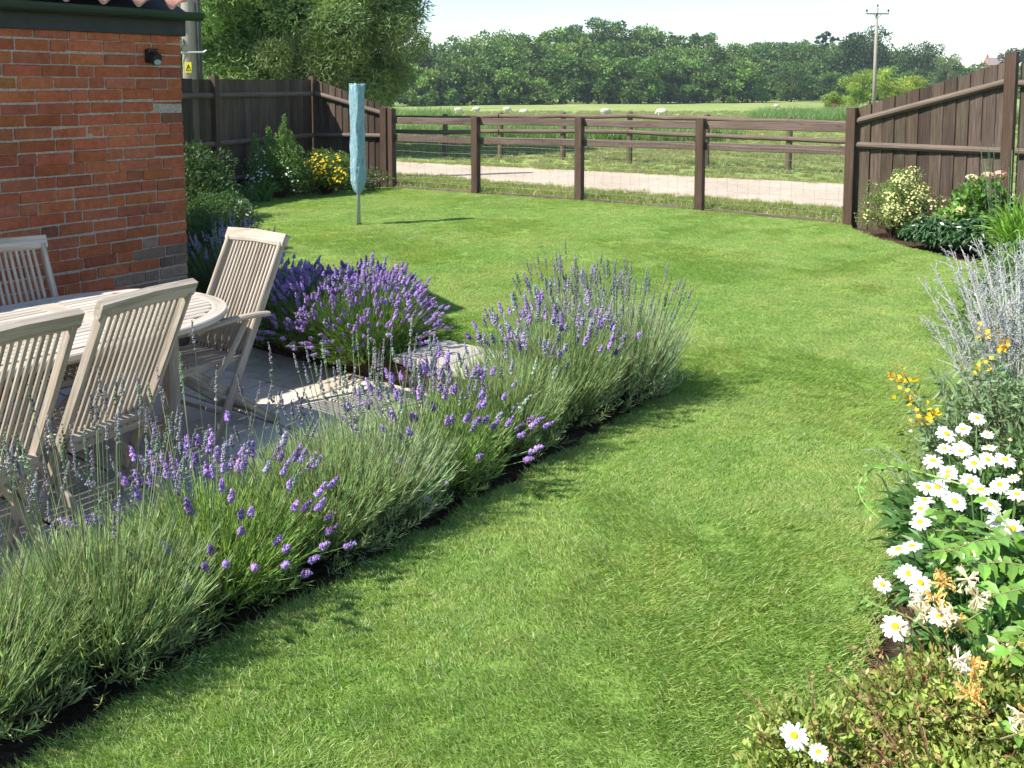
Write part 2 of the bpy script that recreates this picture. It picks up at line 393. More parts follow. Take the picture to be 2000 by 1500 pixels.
BR = [(.49, .155, .073), (.465, .143, .068), (.505, .168, .078), (.48, .153, .074), (.435, .133, .065), (.46, .16, .09), (.38, .125, .072)]
make_step()

# ---------------------------------------------------------------- brick outbuilding
def make_building():
    o = thing('brick_outbuilding', 'red brick outbuilding with dark fascia, green gutter and clay pantile roof', 'building')
    T0 = -5.68; S1 = 3.80; gauge = .0752; z = -.20
    G = Geo(); row = 0
    while z < 2.02:
        pat = [.222, .222, .112] if row % 2 == 0 else [.112, .222, .222]
        s = S1; k = int(rng.integers(0, 3)); first = True
        while s > -1.6:
            L = pat[k % 3] * (1 + .03 * rng.normal())
            if first: L = (.222, .112, .17, .222)[row % 4]; first = False
            c = np.array(BR[int(rng.integers(len(BR)))]) * (1 + .065 * rng.normal()) * np.array([1, 1 + .04 * rng.normal(), 1 + .06 * rng.normal()])
            # repaired and weathered bricks at the foot of the corner, grey burnt ends and a mossy streak
            if S1 - s < .34 + .1 * (z < .3) and z < .66 and rng.random() < .85: c = (c * .25 + np.array((.19, .185, .145))) * (1 + .22 * rng.normal())
            elif z < .30 and rng.random() < .5: c = c * .5 + np.array((.14, .12, .11))
            elif rng.random() < .02: c = c * .45 + np.array((.05, .045, .04))
            elif abs(s - 2.66) < .12 and 1.5 < z < 1.8: c = c * .75 + np.array((.05, .055, .01))
            dt = rng.normal() * .0026; dz = rng.normal() * .0014 + .003 * math.sin(s * 3.1 + row * 1.7)
            brickbox(G, s - L + .009 + abs(rng.normal()) * .0015, s - abs(rng.normal()) * .0012, T0 - .1, T0 + .002 + dt, z + dz, z + gauge - .0092 + dz + rng.normal() * .0008, np.clip(c, .02, .8), .005, .0013)
            s -= L; k += 1
        # side of the corner (end wall, short returns)
        z += gauge; row += 1
    G.build('wall', M['brick'], o)
    G = Geo(); brickbox(G, -1.7, S1 - .004, -8.75, T0 - .0045, -.3, 2.03, (1, 1, 1)); G.build('mortar', M['mortar'], o)
    G = Geo(); brickbox(G, -1.7, S1 + .03, T0 - .03, T0 + .022, 2.03, 2.20, (1, 1, 1), .004); G.build('fascia', M['fascia'], o)
    # half-round gutter
    G = Geo(); sec = [(.055 * math.cos(a_), .055 * math.sin(a_)) for a_ in np.linspace(math.pi, 2 * math.pi, 9)] + [(.05 * math.cos(a_), .05 * math.sin(a_)) for a_ in np.linspace(2 * math.pi, math.pi, 9)]
    p0 = st(-1.7, T0 + .085); p1 = st(S1 + .10, T0 + .085)
    sweep(G, [(*p0, 2.185), (*p1, 2.185)], sec)
    c0 = [(.055 * math.cos(a_), .055 * math.sin(a_)) for a_ in np.linspace(math.pi, 2 * math.pi, 9)]
    pe = st(S1 + .106, T0 + .085); sweep(G, [(*p1, 2.185), (*pe, 2.185)], c0)
    for s in np.arange(0.3, 3.9, .8):
        p = st(s, T0 + .03); q = st(s, T0 + .085)
        bar(G, (*p, 2.17), (*q, 2.125), .03, .01)
    G.build('gutter', M['gutter'], o, smooth=False)
    # pantile roof: wavy courses climbing away from the eave
    G = Geo(); pit = math.radians(27); pitch = .235; nprof = 12
    for cidx in range(6):
        d0 = cidx * .31
        for k in range(24):
            s0 = S1 + .03 - k * pitch; V = []
            for dd, lift in ((d0 - .06, .014), (d0 + .31, -.004)):
                for j in range(nprof + 1):
                    u = j / nprof; ph = u * 2 * math.pi
                    h = .032 * math.sin(ph) + .012 * math.sin(2 * ph + .6)
                    tt = T0 + .10 - dd * math.cos(pit) ; zz = 2.262 + dd * math.sin(pit) + lift + h
                    x, y = st(s0 - u * pitch, tt); V.append((x, y, zz))
            for j in range(nprof + 1):      # thickness at the nose of the tile
                x, y, zz = V[j]; V.append((x, y, zz - .016))
            n1 = nprof + 1; i = np.arange(nprof)
            F = [np.stack([i, i + 1, i + n1 + 1, i + n1], -1), np.stack([i + 2 * n1, i + 2 * n1 + 1, i + 1, i], -1)]
            G.add(V, F, np.clip(np.array((1, 1, 1)) * (1 + .14 * rng.normal()) * (1 + .04 * rng.normal(size=3)), .3, 1.6))
    G.build('roof', tile_mat(), o, smooth=True)
    G = Geo()
    for tt, z0 in ((T0 + .12, 2.2), (T0 - 3.1, 2.2 + 3.1 * math.tan(pit))):
        pass
    a_, b_ = st(-1.7, T0 + .05), st(S1 + .02, T0 + .05); c_, d_ = st(S1 + .02, T0 - 1.55), st(-1.7, T0 - 1.55)
    zt = 2.17 + 1.6 * math.tan(pit); e_, f_ = st(S1 + .02, T0 - 3.15), st(-1.7, T0 - 3.15)
    G.add([(*a_, 2.19), (*b_, 2.19), (*c_, zt), (*d_, zt), (*e_, 2.1), (*f_, 2.1)], [np.array([[0, 1, 2, 3], [3, 2, 4, 5]]), np.array([[1, 4, 2]]), np.array([[0, 3, 5]])])
    G.build('roof_underlay', M['fascia'], o)
    s = thing('motion_sensor', 'small black motion sensor with pale lens high on the brick wall', 'sensor')
    x, y = st(3.565, T0 + .02)
    G = Geo(); dn = np.array([CD, -SD]); 
    brickbox(G, 3.53, 3.60, T0 + .004, T0 + .05, 1.845, 1.94, (1, 1, 1), .008)
    p = st(3.565, T0 + .05); q = st(3.565, T0 + .085)
    bar(G, (*st(3.565, T0 + .035), 1.89), (*st(3.565, T0 + .092), 1.865), .062, .075, c=.012); G.build('housing', M['black'], s)
    G = Geo(); bar(G, (*st(3.565, T0 + .085), 1.855), (*st(3.565, T0 + .099), 1.85), .044, .032, c=.01); G.build('lens', M['lens'], s)
def tile_mat():
    m = NT('clay_pantiles'); p = m.pos(); n = m.noise(p, 22, 6, .7)
    c = m.mix(m.mix((.50, .27, .20), m.attr("Col")), m.ramp(n, [(.28, (.6, .62, .6)), (.6, (1.05, 1, 1)), (.8, (1.35, 1.5, 1.5))]))
    m.base(c, .8, .2); m.bump(n, .4, .004); return m.m
make_building()

# ---------------------------------------------------------------- teak table and folding chairs
def make_table():
    o = thing('garden_table', 'oval slatted teak extending table with silvered top on the patio', 'table')
    zt = .58; TC, B, A0, SC = -4.37, .575, .66, 2.36
    def rim(off=0.0, n=96):
        pts = []
        for q in range(n):
            a_ = 2 * math.pi * q / n; c_, s_ = math.cos(a_), math.sin(a_)
            e = 2 / 2.25
            ss = (A0 - off) * math.copysign(abs(c_) ** e, c_); tt = (B - off) * math.copysign(abs(s_) ** e, s_)
            base = SC if ss >= 0 else SC - 1.15
            pts.append((base + ss, TC + tt))
        return np.array(pts)
    R0, R1 = rim(0), rim(.075)
    G = Geo(); n = len(R0)
    lay = [(rim(.004), zt - .03), (R0, zt - .024), (R0, zt - .006), (rim(.006), zt), (rim(.069), zt), (R1, zt - .003), (R1, zt - .03)]
    V = []; W = []
    for P_, z in lay:
        for k, (s, t) in enumerate(P_): x, y = st(s, t); V.append((x, y, z)); W.append((k * .04, s if False else np.hypot(*(P_[k] - R1[k])), z))
    F = [np.array([[l * n + k, l * n + (k + 1) % n, (l + 1) * n + (k + 1) % n, (l + 1) * n + k] for l in range(len(lay) - 1) for k in range(n)])]
    G.add(V, F, (1, 1, 1), np.array(W)); G.build('rim', M['teak_top'], o)
    # slats along s, clipped to the inner outline; cross bands
    G = Geo(); w = .0575; bands = [SC - .0, SC - 1.15]
    ts = np.arange(TC - B + .075, TC + B - .07, w)
    for t in ts:
        tm = t + w / 2; rr = 1 - (abs(tm - TC) / (B - .076)) ** 2.25
        if rr <= 0: continue
        ext = (A0 - .078) * rr ** (1 / 2.25)
        segs = [(SC - 1.15 - ext, bands[1] - .055), (bands[1] + .055, bands[0] - .055), (bands[0] + .055, SC + ext)]
        for (a_, b_) in segs:
            if b_ - a_ < .02: continue
            bar(G, (*st(a_, tm), zt - .013), (*st(b_, tm), zt - .013), w - .010, .024, c=.003, col=np.ones(3) * (1 + .05 * rng.normal()))
    for b_ in bands:
        bar(G, (*st(b_, TC - B + .077), zt - .012), (*st(b_, TC + B - .077), zt - .012), .104, .025, c=.003, col=(1.1, 1.08, 1.04))
    G.build('tabletop', M['teak_top'], o)
    G = Geo()
    for a_ in (SC - 1.5, SC + .3):
        bar(G, (*st(a_, TC - .4), zt - .06), (*st(a_, TC + .4), zt - .06), .03, .07)
    for t in (-.38, .38): bar(G, (*st(SC - 1.6, TC + t), zt - .06), (*st(SC + .4, TC + t), zt - .06), .028, .07)
    G.build('apron', M['teak'], o)
    for a_ in (SC - 1.42, SC + .22):
        for t in (-.34, .34):
            G = Geo(); bar(G, (*st(a_, TC + t), zt - .028), (*st(a_, TC + t), -.16), .068, .068, up=(SD, CD, 0), c=.008); G.build('leg', M['teak'], o)
    G = Geo(); bar(G, (*st(SC - 1.42, TC), .0), (*st(SC + .22, TC), .0), .06, .05)
    for a_ in (SC - 1.42, SC + .22): bar(G, (*st(a_, TC - .31), .0), (*st(a_, TC + .31), .0), .045, .06)
    G.build('stretcher', M['teak'], o)
make_table()

def make_chair(label, loc, ang, arms, nsl):
    c = thing('folding_chair', label, 'chair', (*loc, -.16), ang, 'folding teak chairs round the table')
    top = np.array([-.285, 0, 1.0]); foot = np.array([.205, 0, 0]); d = top - foot
    def P(z, y, off=0): k = z / 1.0; return foot + d * k + np.array([off * .9, y, off * .44])
    for y in (-.213, .213):
        G = Geo(); sweep(G, [P(.0, y), P(.5, y), P(1.0, y)], rsec(.024, .05, .006), (0.9, 0, .44)); G.build('leg', M['teak'], c)
        G = Geo(); yy = y * .87
        sweep(G, [(-.245, yy, 0), (.06, yy, .235), (.345, yy, .435)], rsec(.022, .046, .005), (0, 0, 1)); G.build('leg', M['teak'], c)
    G = Geo(); u = nrm(np.array([.9, 0, .44]))
    sweep(G, [P(1.01, -.238), P(1.018, 0), P(1.01, .238)], rsec(.036, .072, .012)[::1] if False else [(-.036, -.018), (.02, -.019), (.034, -.012), (.038, 0), (.034, .012), (.02, .019), (-.036, .018)], (.9, 0, .44))
    G.build('top_rail', M['teak'], c)
    G = Geo()
    for k in range(nsl):
        y = -.178 + .356 * (k + .5) / nsl
        bar(G, P(.40, y, -.002), P(.985, y, -.002), .0145, .015, up=(.9, 0, .44), c=.003, col=np.ones(3) * (1 + .06 * rng.normal()))
    G.build('back_slats', M['teak'], c)
    G = Geo(); sweep(G, [P(.455, -.20, -.022), P(.455, .20, -.022)], rsec(.03, .045, .01), (.9, 0, .44)); G.build('lower_rail', M['teak'], c)
    G = Geo()
    for k in range(11):
        y = -.168 + .336 * k / 10
        zz = lambda x: .425 + .006 * math.cos((x - .15) * 9) + .02 * x
        sweep(G, [(x, y, zz(x)) for x in (-.045, .08, .2, .3, .375)], rsec(.021, .013, .003), (0, 0, 1), col=np.ones(3) * (1 + .06 * rng.normal()))
    for x in (-.03, .355): bar(G, (x, -.185, .405), (x, .185, .405), .026, .034)
    for y in (-.187, .187): bar(G, (-.045, y, .417), (.375, y, .425), .02, .04)
    G.build('seat', M['teak'], c)
    G = Geo(); bar(G, P(.15, -.205), P(.15, .205), .02, .042, up=(.9, 0, .44)); G.build('stretcher', M['teak'], c)
    G = Geo(); bar(G, (-.17, -.178, .062), (-.17, .178, .062), .02, .042, up=(.6, 0, .8)); G.build('stretcher', M['teak'], c)
    if arms:
        for y in (-.248, .248):
            G = Geo(); pts = [P(.64, y, -.035), P(.64, y, .04), np.array([.1, y * 1.02, .655]), np.array([.27, y * 1.03, .648]), np.array([.335, y * 1.03, .632])]
            pts[0][2] = .64; pts[1][2] = .648
            sweep(G, pts, rsec(.052, .024, .008)); G.build('armrest', M['teak'], c)
            G = Geo(); sweep(G, [(.0, y * .97, .635), (.11, y * .97, .47), (.235, y * .95, .335)], rsec(.018, .038, .004), (0, 0, 1)); G.build('arm_support', M['teak'], c)
    return c
AF = math.atan2(-CD, -SD)
make_chair('teak folding armchair at the end of the table beside the purple lavender', (-1.60, 5.03), math.atan2(-.83, -.56), True, 13)
make_chair('armless teak chair seen from behind, the one nearer to the armchair', (-1.717, 3.865), math.atan2(.457, -.889), False, 12)
make_chair('armless teak chair seen from behind, farther from the armchair, cut by the frame', (-1.954, 3.341), math.atan2(.5, -.866), False, 12)
make_chair('teak chair across the table with its back to the brick wall in shade', (-2.48, 4.745), math.atan2(-.65, .76), False, 12)

# ---------------------------------------------------------------- fences
def board_fence(name, label, p0, p1, tops, rails, posts, depth_sign, bw=.135, base=(0., 0.)):
    """feather-edge boards on the far side of arris rails; tops/rails give heights at both ends"""
    o = thing(name, label, 'fence'); p0 = np.array(p0, float); p1 = np.array(p1, float)
    L = np.linalg.norm(p1 - p0); d = (p1 - p0) / L; n = np.array([d[1], -d[0]]) * depth_sign       # n: towards the viewer
    N = max(1, int(round(L / bw))); G = Geo()
    for k in range(N):
        a_ = p0 + d * (L * k / N); b_ = p0 + d * (L * (k + 1) / N + .02)
        f = (k + .5) / N; zj = rng.normal() * .005; zl = tops[0] + (tops[1] - tops[0]) * k / N; zr = tops[0] + (tops[1] - tops[0]) * (k + 1) / N
        th0, th1 = .006, .018; off = -.035 + rng.normal() * .003
        col = np.ones(3) * (1 + .24 * rng.normal()); col = col * np.array([1, 1 + .04 * rng.normal(), 1 + .06 * rng.normal()])
        V = []; W = []; r = rng.random(3) * 30
        for (q, th, zz, yy) in ((a_ + d * .006, th0 + .012, zl + zj, 0), (b_, th1 + .012, zr + zj, .135)):
            for side in (0, 1):
                for z in (-.06, zz):
                    pp = q + n * (off + (th if side else 0)); V.append((pp[0], pp[1], z)); W.append((z + r[0], yy + r[1], th + r[2]))
        F = [[0, 4, 5, 1], [2, 3, 7, 6], [0, 1, 3, 2], [4, 6, 7, 5], [1, 5, 7, 3], [0, 2, 6, 4]]
        G.add(V, [np.array(F)], np.clip(col, .45, 1.7), np.array(W))
    G.build('board_panel', M['fence'], o)
    for (r0, r1) in rails:
        G = Geo(); a_ = p0 + n * .012; b_ = p1 + n * .012
        sec = [(-.045, -.018), (-.0, -.045), (.018, -.018), (.018, .018), (-.0, .045), (-.045, .018)]
        sweep(G, [(a_[0], a_[1], r0), (b_[0], b_[1], r1)], [(-.035, -.04), (.012, -.04), (.035, -.012), (.035, .012), (.012, .04), (-.035, .04)] if depth_sign > 0 else [(-.035, -.012), (-.012, -.04), (.035, -.04), (.035, .04), (-.012, .04), (-.035, .012)])
        G.build('rail', M['rail_pale'], o)
    for (f, zt, w) in posts:
        q = p0 + d * (L * f) + n * .02; G = Geo()
        V0 = len(G.v); bar(G, (q[0], q[1], -.1), (q[0], q[1], zt), w, w, up=(n[0], n[1], 0), c=.006); G.build('post', M['fence_post'], o)
    return o
board_fence('board_fence', 'dark stained board fence in shade behind the left flower bed', (-5.66, 10.22), (-3.44, 16.28), (1.78, 1.80), [(1.55, 1.56), (.85, .85), (.3, .3)], [(.595, 1.84, .1), (.19, 1.84, .1)], 1)
board_fence('board_fence', 'sunlit board fence panel sloping down to the rails behind the blue airer cover', (-3.40, 16.40), (-2.10, 15.83), (1.80, 1.34), [(1.57, 1.22), (.85, .86), (.12, .12)], [(-.02, 1.86, .11), (.985, 1.33, .12)], 1)
board_fence('board_fence', 'brown board fence panel sloping down to the paddock rails beside the potentilla', (4.19, 11.50), (5.42, 10.40), (1.44, 1.97), [(1.27, 1.74), (.98, .98)], [(-.035, 1.43, .115), (1.02, 2.06, .115)], 1)
board_fence('board_fence', 'tall brown board fence beyond the tall post on the far right edge', (5.50, 10.32), (8.6, 7.4), (1.95, 1.95), [(1.72, 1.72), (.98, .98), (.2, .2)], [(.6, 2.05, .115)], 1)

PP = [(-2.04, 15.79), (-.57, 14.88), (1.0, 14.01), (2.56, 12.85), (4.06, 11.62)]
def make_rail_fence():
    o = thing('rail_fence', 'brown post and rail fence with wire netting between the lawn and the track', 'fence')
    for k, (x, y) in enumerate(PP[:4]):
        G = Geo(); h = (1.32, 1.215, 1.235, 1.255)[k]; w = .115
        if k == 0: x -= .0; 
        bar(G, (x + (.03 if k == 0 else 0), y, -.1), (x + (.03 if k == 0 else 0), y, h), w, w, up=(.5, .86, 0), c=.008); G.build('post', M['fence_post'], o)
    hz = [(1.125, .825), (1.13, .83), (1.15, .855), (1.165, .88), (1.18, .905)]
    for k in range(4):
        a_, b_ = np.array(PP[k]), np.array(PP[k + 1]); d = nrm(b_ - a_); n = np.array([-d[1], d[0]]) * .055
        for r in range(2):
            G = Geo(); mid = (a_ + b_) / 2
            pts = [(*(a_ + n - d * .03), hz[k][r]), (*(mid + n), (hz[k][r] + hz[k + 1][r]) / 2 + rng.normal() * .006), (*(b_ + n + d * .03), hz[k + 1][r])]
            sweep(G, pts, rsec(.04, .105, .006)); G.build('rail', M['rail'], o)
        G = Geo(); L = np.linalg.norm(b_ - a_); nn = n * .35
        for z in (.04, .12, .2, .29, .39, .5, .62, .75, .9):
            q = np.linspace(0, 1, 9); pts = [(*(a_ + (b_ - a_) * t_ + nn), z + .004 * math.sin(9 * t_ + z * 30)) for t_ in q]; tube(G, pts, .0013, 4)
        for t_ in np.arange(.1, L, .15):
            p_ = a_ + d * t_ + nn; tube(G, [(p_[0], p_[1], .02), (p_[0] + rng.normal() * .004, p_[1], .45), (p_[0], p_[1], .92)], .0012, 4)
        G.build('wire_mesh', M['wire'], o)
    G = Geo()
    for k in range(4):      # pale gravel-board edge lying along the foot of the netting
        a_, b_ = np.array(PP[k]), np.array(PP[k + 1]); d = nrm(b_ - a_)
        sweep(G, [(*(a_ + d * .08), .012), (*((a_ + b_) / 2), .02), (*(b_ - d * .08), .012)], rsec(.022, .03, .004))
    G.build('kick_rail', M['rail_pale'], o)
make_rail_fence()
FP = [(-4.6, 25.5), (-1.68, 23.71), (-.28, 22.84), (1.2, 22.35), (2.64, 21.29), (4.17, 20.32), (5.65, 19.31), (7.3, 18.3), (9.0, 17.2)]
def make_far_fence():
    o = thing('rail_fence', 'older round post and rail fence on the far side of the gravel track', 'fence')
    hs = [.95, .97, 1.04, 1.06, 1.10, 1.07, 1.05, 1.05, 1.05]
    for (x, y), h in zip(FP, hs):
        G = Geo(); tube(G, [(x, y, -.1), (x + .01, y, h * .6), (x + .01, y + .01, h), (x + .01, y + .01, h + .02)], [.07, .066, .062, .045], 10); G.build('post', M['oldpost'], o)
    for k in range(len(FP) - 1):
        a_, b_ = np.array(FP[k]), np.array(FP[k + 1]); d = nrm(b_ - a_); n = np.array([d[1], -d[0]]) * .06
        for q in (.07, .43):
            G = Geo(); sag = -.03 * rng.random()
            sweep(G, [(*(a_ + n), hs[k] - q), (*((a_ + b_) / 2 + n), (hs[k] + hs[k + 1]) / 2 - q + sag), (*(b_ + n), hs[k + 1] - q)], [(.05 * math.cos(t_), .05 * math.sin(t_)) for t_ in np.linspace(-1.6, 1.6, 6)] + [(-.01, .05), (-.01, -.05)])
            G.build('rail', M['rail'], o)
    G = Geo()
    for k in range(len(FP) - 1):
        a_, b_ = np.array(FP[k]), np.array(FP[k + 1])
        for z in (.12, .28, .46): tube(G, [(*a_, z), (*b_, z)], .002, 3)
    G.build('fence_wires', M['wire'], o)
make_far_fence()

# ---------------------------------------------------------------- rotary airer under its blue cover
def make_airer():
    o = thing('rotary_airer', 'folded rotary airer under a crinkled pale blue cover, standing in the lawn', 'washing line', (-1.87, 11.46, 0))
    G = Geo(); tube(G, [(0, 0, -.05), (0, 0, .8), (0, 0, 1.6)], [.023, .023, .02], 14); G.build('pole', M['greypole'], o, True)
    G = Geo(); tube(G, [(0, 0, -.02), (0, 0, .03)], [.032, .03], 12); G.build('ground_socket', M['pipe'], o)
    m = NT('blue_cover'); w = m.attr("wuv", "Vector"); n = m.noise(m.mapv(w, (5, 5, 1.7)), 1, 6, .7, 1.4); n2 = m.noise(m.mapv(w, (16, 16, 5)), 1, 4, .6, 2)
    wv = m.n("TexWave"); wv.wave_type = 'BANDS'; wv.bands_direction = 'X'
    for k_, v_ in (("Scale", 3.4), ("Distortion", 17.), ("Detail", 3.), ("Detail Scale", 1.6)): wv.inputs[k_].default_value = v_
    m.l(m.mapv(w, (2.6, 2.6, .55)), wv.inputs["Vector"])
    c = m.mix((.30, .66, .80), m.ramp(wv.outputs["Fac"], [(.50, (1, 1, 1)), (.72, (2.9, 1.65, 1.4))]), .9)
    c = m.mix(c, m.ramp(n, [(.3, (.85, .93, .97)), (.7, (1.2, 1.1, 1.05))])); m.base(c, .55, .35)
    ad = m.n("MixRGB"); ad.inputs[0].default_value = .5; m.l(n, ad.inputs[1]); m.l(n2, ad.inputs[2]); m.bump(ad.outputs[0], 1.0, .09)
    m.translucent(c, .15)
    G = Geo(); K, Z = 40, 60; V = []; W = []
    zs = np.linspace(.40, 1.715, Z)
    for z in zs:
        f = (z - .40) / 1.315
        r = .080 + .004 * math.sin(f * 7)
        if f < .12: r = .04 + (r - .04) * (f / .12) ** .6
        for k in range(K):
            a_ = 2 * math.pi * k / K
            rr = r * (1 + .085 * math.cos(4 * a_ + .8 * math.sin(f * 5)) + .04 * math.sin(7 * a_ + f * 12) + .03 * math.sin(11 * a_ - f * 19) + .02 * math.sin(5 * a_ + f * 40) + .014 * rng.normal())
            zz = z + (.012 * math.sin(3 * a_) + .006 * rng.normal() if f > .98 else 0) + (.015 * math.sin(2 * a_ + 1) if f < .02 else 0)
            V.append((rr * math.cos(a_) * 1.06, rr * math.sin(a_), zz)); W.append((a_ / 2, math.sin(a_) * .5, z * 2))
    i = np.arange(Z - 1)[:, None] * K; j = np.arange(K)[None]
    F = np.stack([i + j, i + (j + 1) % K, i + K + (j + 1) % K, i + K + j], -1).reshape(-1, 4)
    V.append((0, 0, 1.70)); W.append((0, 0, 3.4)); b = (Z - 1) * K
    F3 = np.array([[b + k, b + (k + 1) % K, Z * K] for k in range(K)])
    G.add(V, [F, F3], (1, 1, 1), np.array(W)); G.build('cover', m.m, o, True)
make_airer()

# ---------------------------------------------------------------- poles
def make_near_pole():
    x, y = -5.55, 16.5
    o = thing('electricity_pole', 'stout wooden electricity pole with yellow warning plate behind the shaded fence', 'pole', (x, y, 0))
    G = Geo(); tube(G, [(0, 0, -.1), (0, 0, 3), (0, 0, 7.5)], [.15, .138, .12], 16); G.build('pole', M['pole'], o, True)
    G = Geo(); tube(G, [(.19, -.06, 0), (.17, -.06, 3.2), (.15, -.05, 6)], .038, 8); G.build('cable_conduit', M['pipe'], o, True)
    s = Geo(); bar(s, (.0, -.147, 1.92), (.0, -.147, 2.10), .11, .006, up=(0, 1, 0), c=.001); p = s.build('warning_plate', M['yellow'], o)
    g = Geo()
    for a_, b_ in (((-.04, 1.955), (.04, 1.955)), ((.04, 1.955), (.0, 2.06)), ((.0, 2.06), (-.04, 1.955)), ((.005, 2.03), (-.005, 2.0)), ((-.005, 2.0), (.002, 1.975))):
        bar(g, (a_[0], -.152, a_[1]), (b_[0], -.152, b_[1]), .004, .009, up=(0, 0, 1) if a_[1] == b_[1] else (1, 0, 0), c=.0005)
    g.build('warning_symbol', M['ink'], p)
    for z in (2.42, 2.82):
        G = Geo(); bar(G, (-.08, -.1, z), (-.2, -.13, z - .02), .09, .07); bar(G, (-.15, -.08, z - .02), (-.15, -.08, z - .18), .02, .02, up=(1, 0, 0)); b = G.build('bracket', M['metal'], o)
        G = Geo(); tube(G, [(-.16, -.16, z - .02), (-.16, -.16, z + .03), (-.16, -.16, z + .05), (-.16, -.16, z + .13)], [.055, .06, .035, .05], 10); G.build('insulator', M['porcelain'], b, True)
    G = Geo(); bar(G, (-.5, -.15, 2.25), (.27, -.15, 2.27), .02, .03); tube(G, [(.27, -.15, 2.27), (.32, -.15, 2.30)], .012, 6)
    G.build('stay_bracket', M['metal'], o)
make_near_pole()
def make_far_pole():
    y = 85.; x = (1703 - 1000) / 1850 * y * 1.002; z0 = float(gz(x, y))
    o = thing('electricity_pole', 'distant slim electricity pole with a crossarm standing in the pasture', 'pole', (x, y, z0 - .1))
    G = Geo(); tube(G, [(0, 0, 0), (0, 0, 5), (0, 0, 9.85)], [.17, .15, .115], 12); G.build('pole', M['pole'], o, True)
    G = Geo(); bar(G, (-1.0, -.12, 9.35), (1.0, -.12, 9.35), .09, .11); bar(G, (-.35, -.12, 9.32), (0, -.12, 8.95), .04, .04); bar(G, (.35, -.12, 9.32), (0, -.12, 8.95), .04, .04); G.build('crossarm', M['oldpost'], o)
    for dx, zz in ((-.95, 9.42), (.95, 9.42), (0, 9.86)):
        G = Geo(); tube(G, [(dx, -.12, zz), (dx, -.12, zz + .1), (dx, -.12, zz + .12), (dx, -.12, zz + .2), (dx, -.12, zz + .22), (dx, -.12, zz + .33)], [.02, .02, .09, .06, .1, .04], 8); G.build('insulator', M['ink'] if dx else M['oldpost'], o, True)
make_far_pole()

# ================================================================= plants
def ribbons(G, P, W, col):
    """flat curved blades: P (N,K,3), W (N,K)"""
    P = np.asarray(P, float); N, K = P.shape[:2]; W = np.broadcast_to(np.asarray(W, float), (N, K))
    T = nrm(P[:, -1] - P[:, 0]); S = nrm(np.cross(T, rng.normal(size=(N, 3)) * np.array([1, 1, .3])))
    V = np.stack([P - S[:, None] * W[..., None] / 2, P + S[:, None] * W[..., None] / 2], 2)
    b = (np.arange(N) * K * 2)[:, None, None]; i = (np.arange(K - 1) * 2)[None, :, None]
    F = (b + i + np.array([0, 1, 3, 2])[None, None]).reshape(-1, 4)
    G.add(V, F, np.repeat(np.broadcast_to(col, (N, 3)), K * 2, 0))
def bez(p0, p1, p2, K):
    t = np.linspace(0, 1, K)[None, :, None]
    return p0[:, None] * (1 - t) ** 2 + 2 * p1[:, None] * t * (1 - t) + p2[:, None] * t * t
def bezT(p0, p1, p2, t): return nrm(2 * (1 - t) * (p1 - p0) + 2 * t * (p2 - p1))
def bezP(p0, p1, p2, t): return p0 * (1 - t) ** 2 + 2 * p1 * t * (1 - t) + p2 * t * t

PURPLE, GREYV, LILAC = (.38, .25, .58), (.25, .24, .27), (.37, .32, .48)
def heads(G, tip, dr, kind):
    N = len(tip)
    if kind == 'purple': wh, pr, r, br, ln, col = 6, 6, .0072, .0058, .040, PURPLE
    elif kind == 'lilac': wh, pr, r, br, ln, col = 7, 5, .0055, .0045, .055, LILAC
    else: wh, pr, r, br, ln, col = 10, 4, .0036, .0036, .078, GREYV
    A = nrm(np.cross(dr, rng.normal(size=(N, 3)))); B = np.cross(dr, A); hv = np.clip(1 + .22 * rng.normal(size=(N, 1)), .5, 1.5) * np.ones((N, 3)); hs = .7 + .55 * rng.random((N, 1))
    old = rng.random((N, 1)) < (.16 if kind == 'purple' else .3); hv = np.where(old, hv * np.array([[.75, 1.1, .62]]), hv)
    for w in range(wh):
        f = w / (wh - 1); rr = r * (1 - .45 * abs(f - .35) - .25 * f); gap = .22 if (kind != 'purple' and w == 0) else 0
        for k in range(pr):
            a = 2 * np.pi * (k / pr + w * .37) + rng.normal(size=(N, 1)) * .3
            P = tip + dr * (f - gap) * ln * hs * (1 + .12 * rng.normal(size=(N, 1))) * .9 + (A * np.cos(a) + B * np.sin(a)) * rr * (1 + .2 * rng.normal(size=(N, 1)))
            blobs(G, P, (br * (1 - .3 * f) * np.clip(1 + .3 * rng.normal(size=N), .2, 1.7))[:, None] * np.array([[1, 1, 1.25]]), np.clip(jit(col, N, .22, .08) * hv, .01, .9))

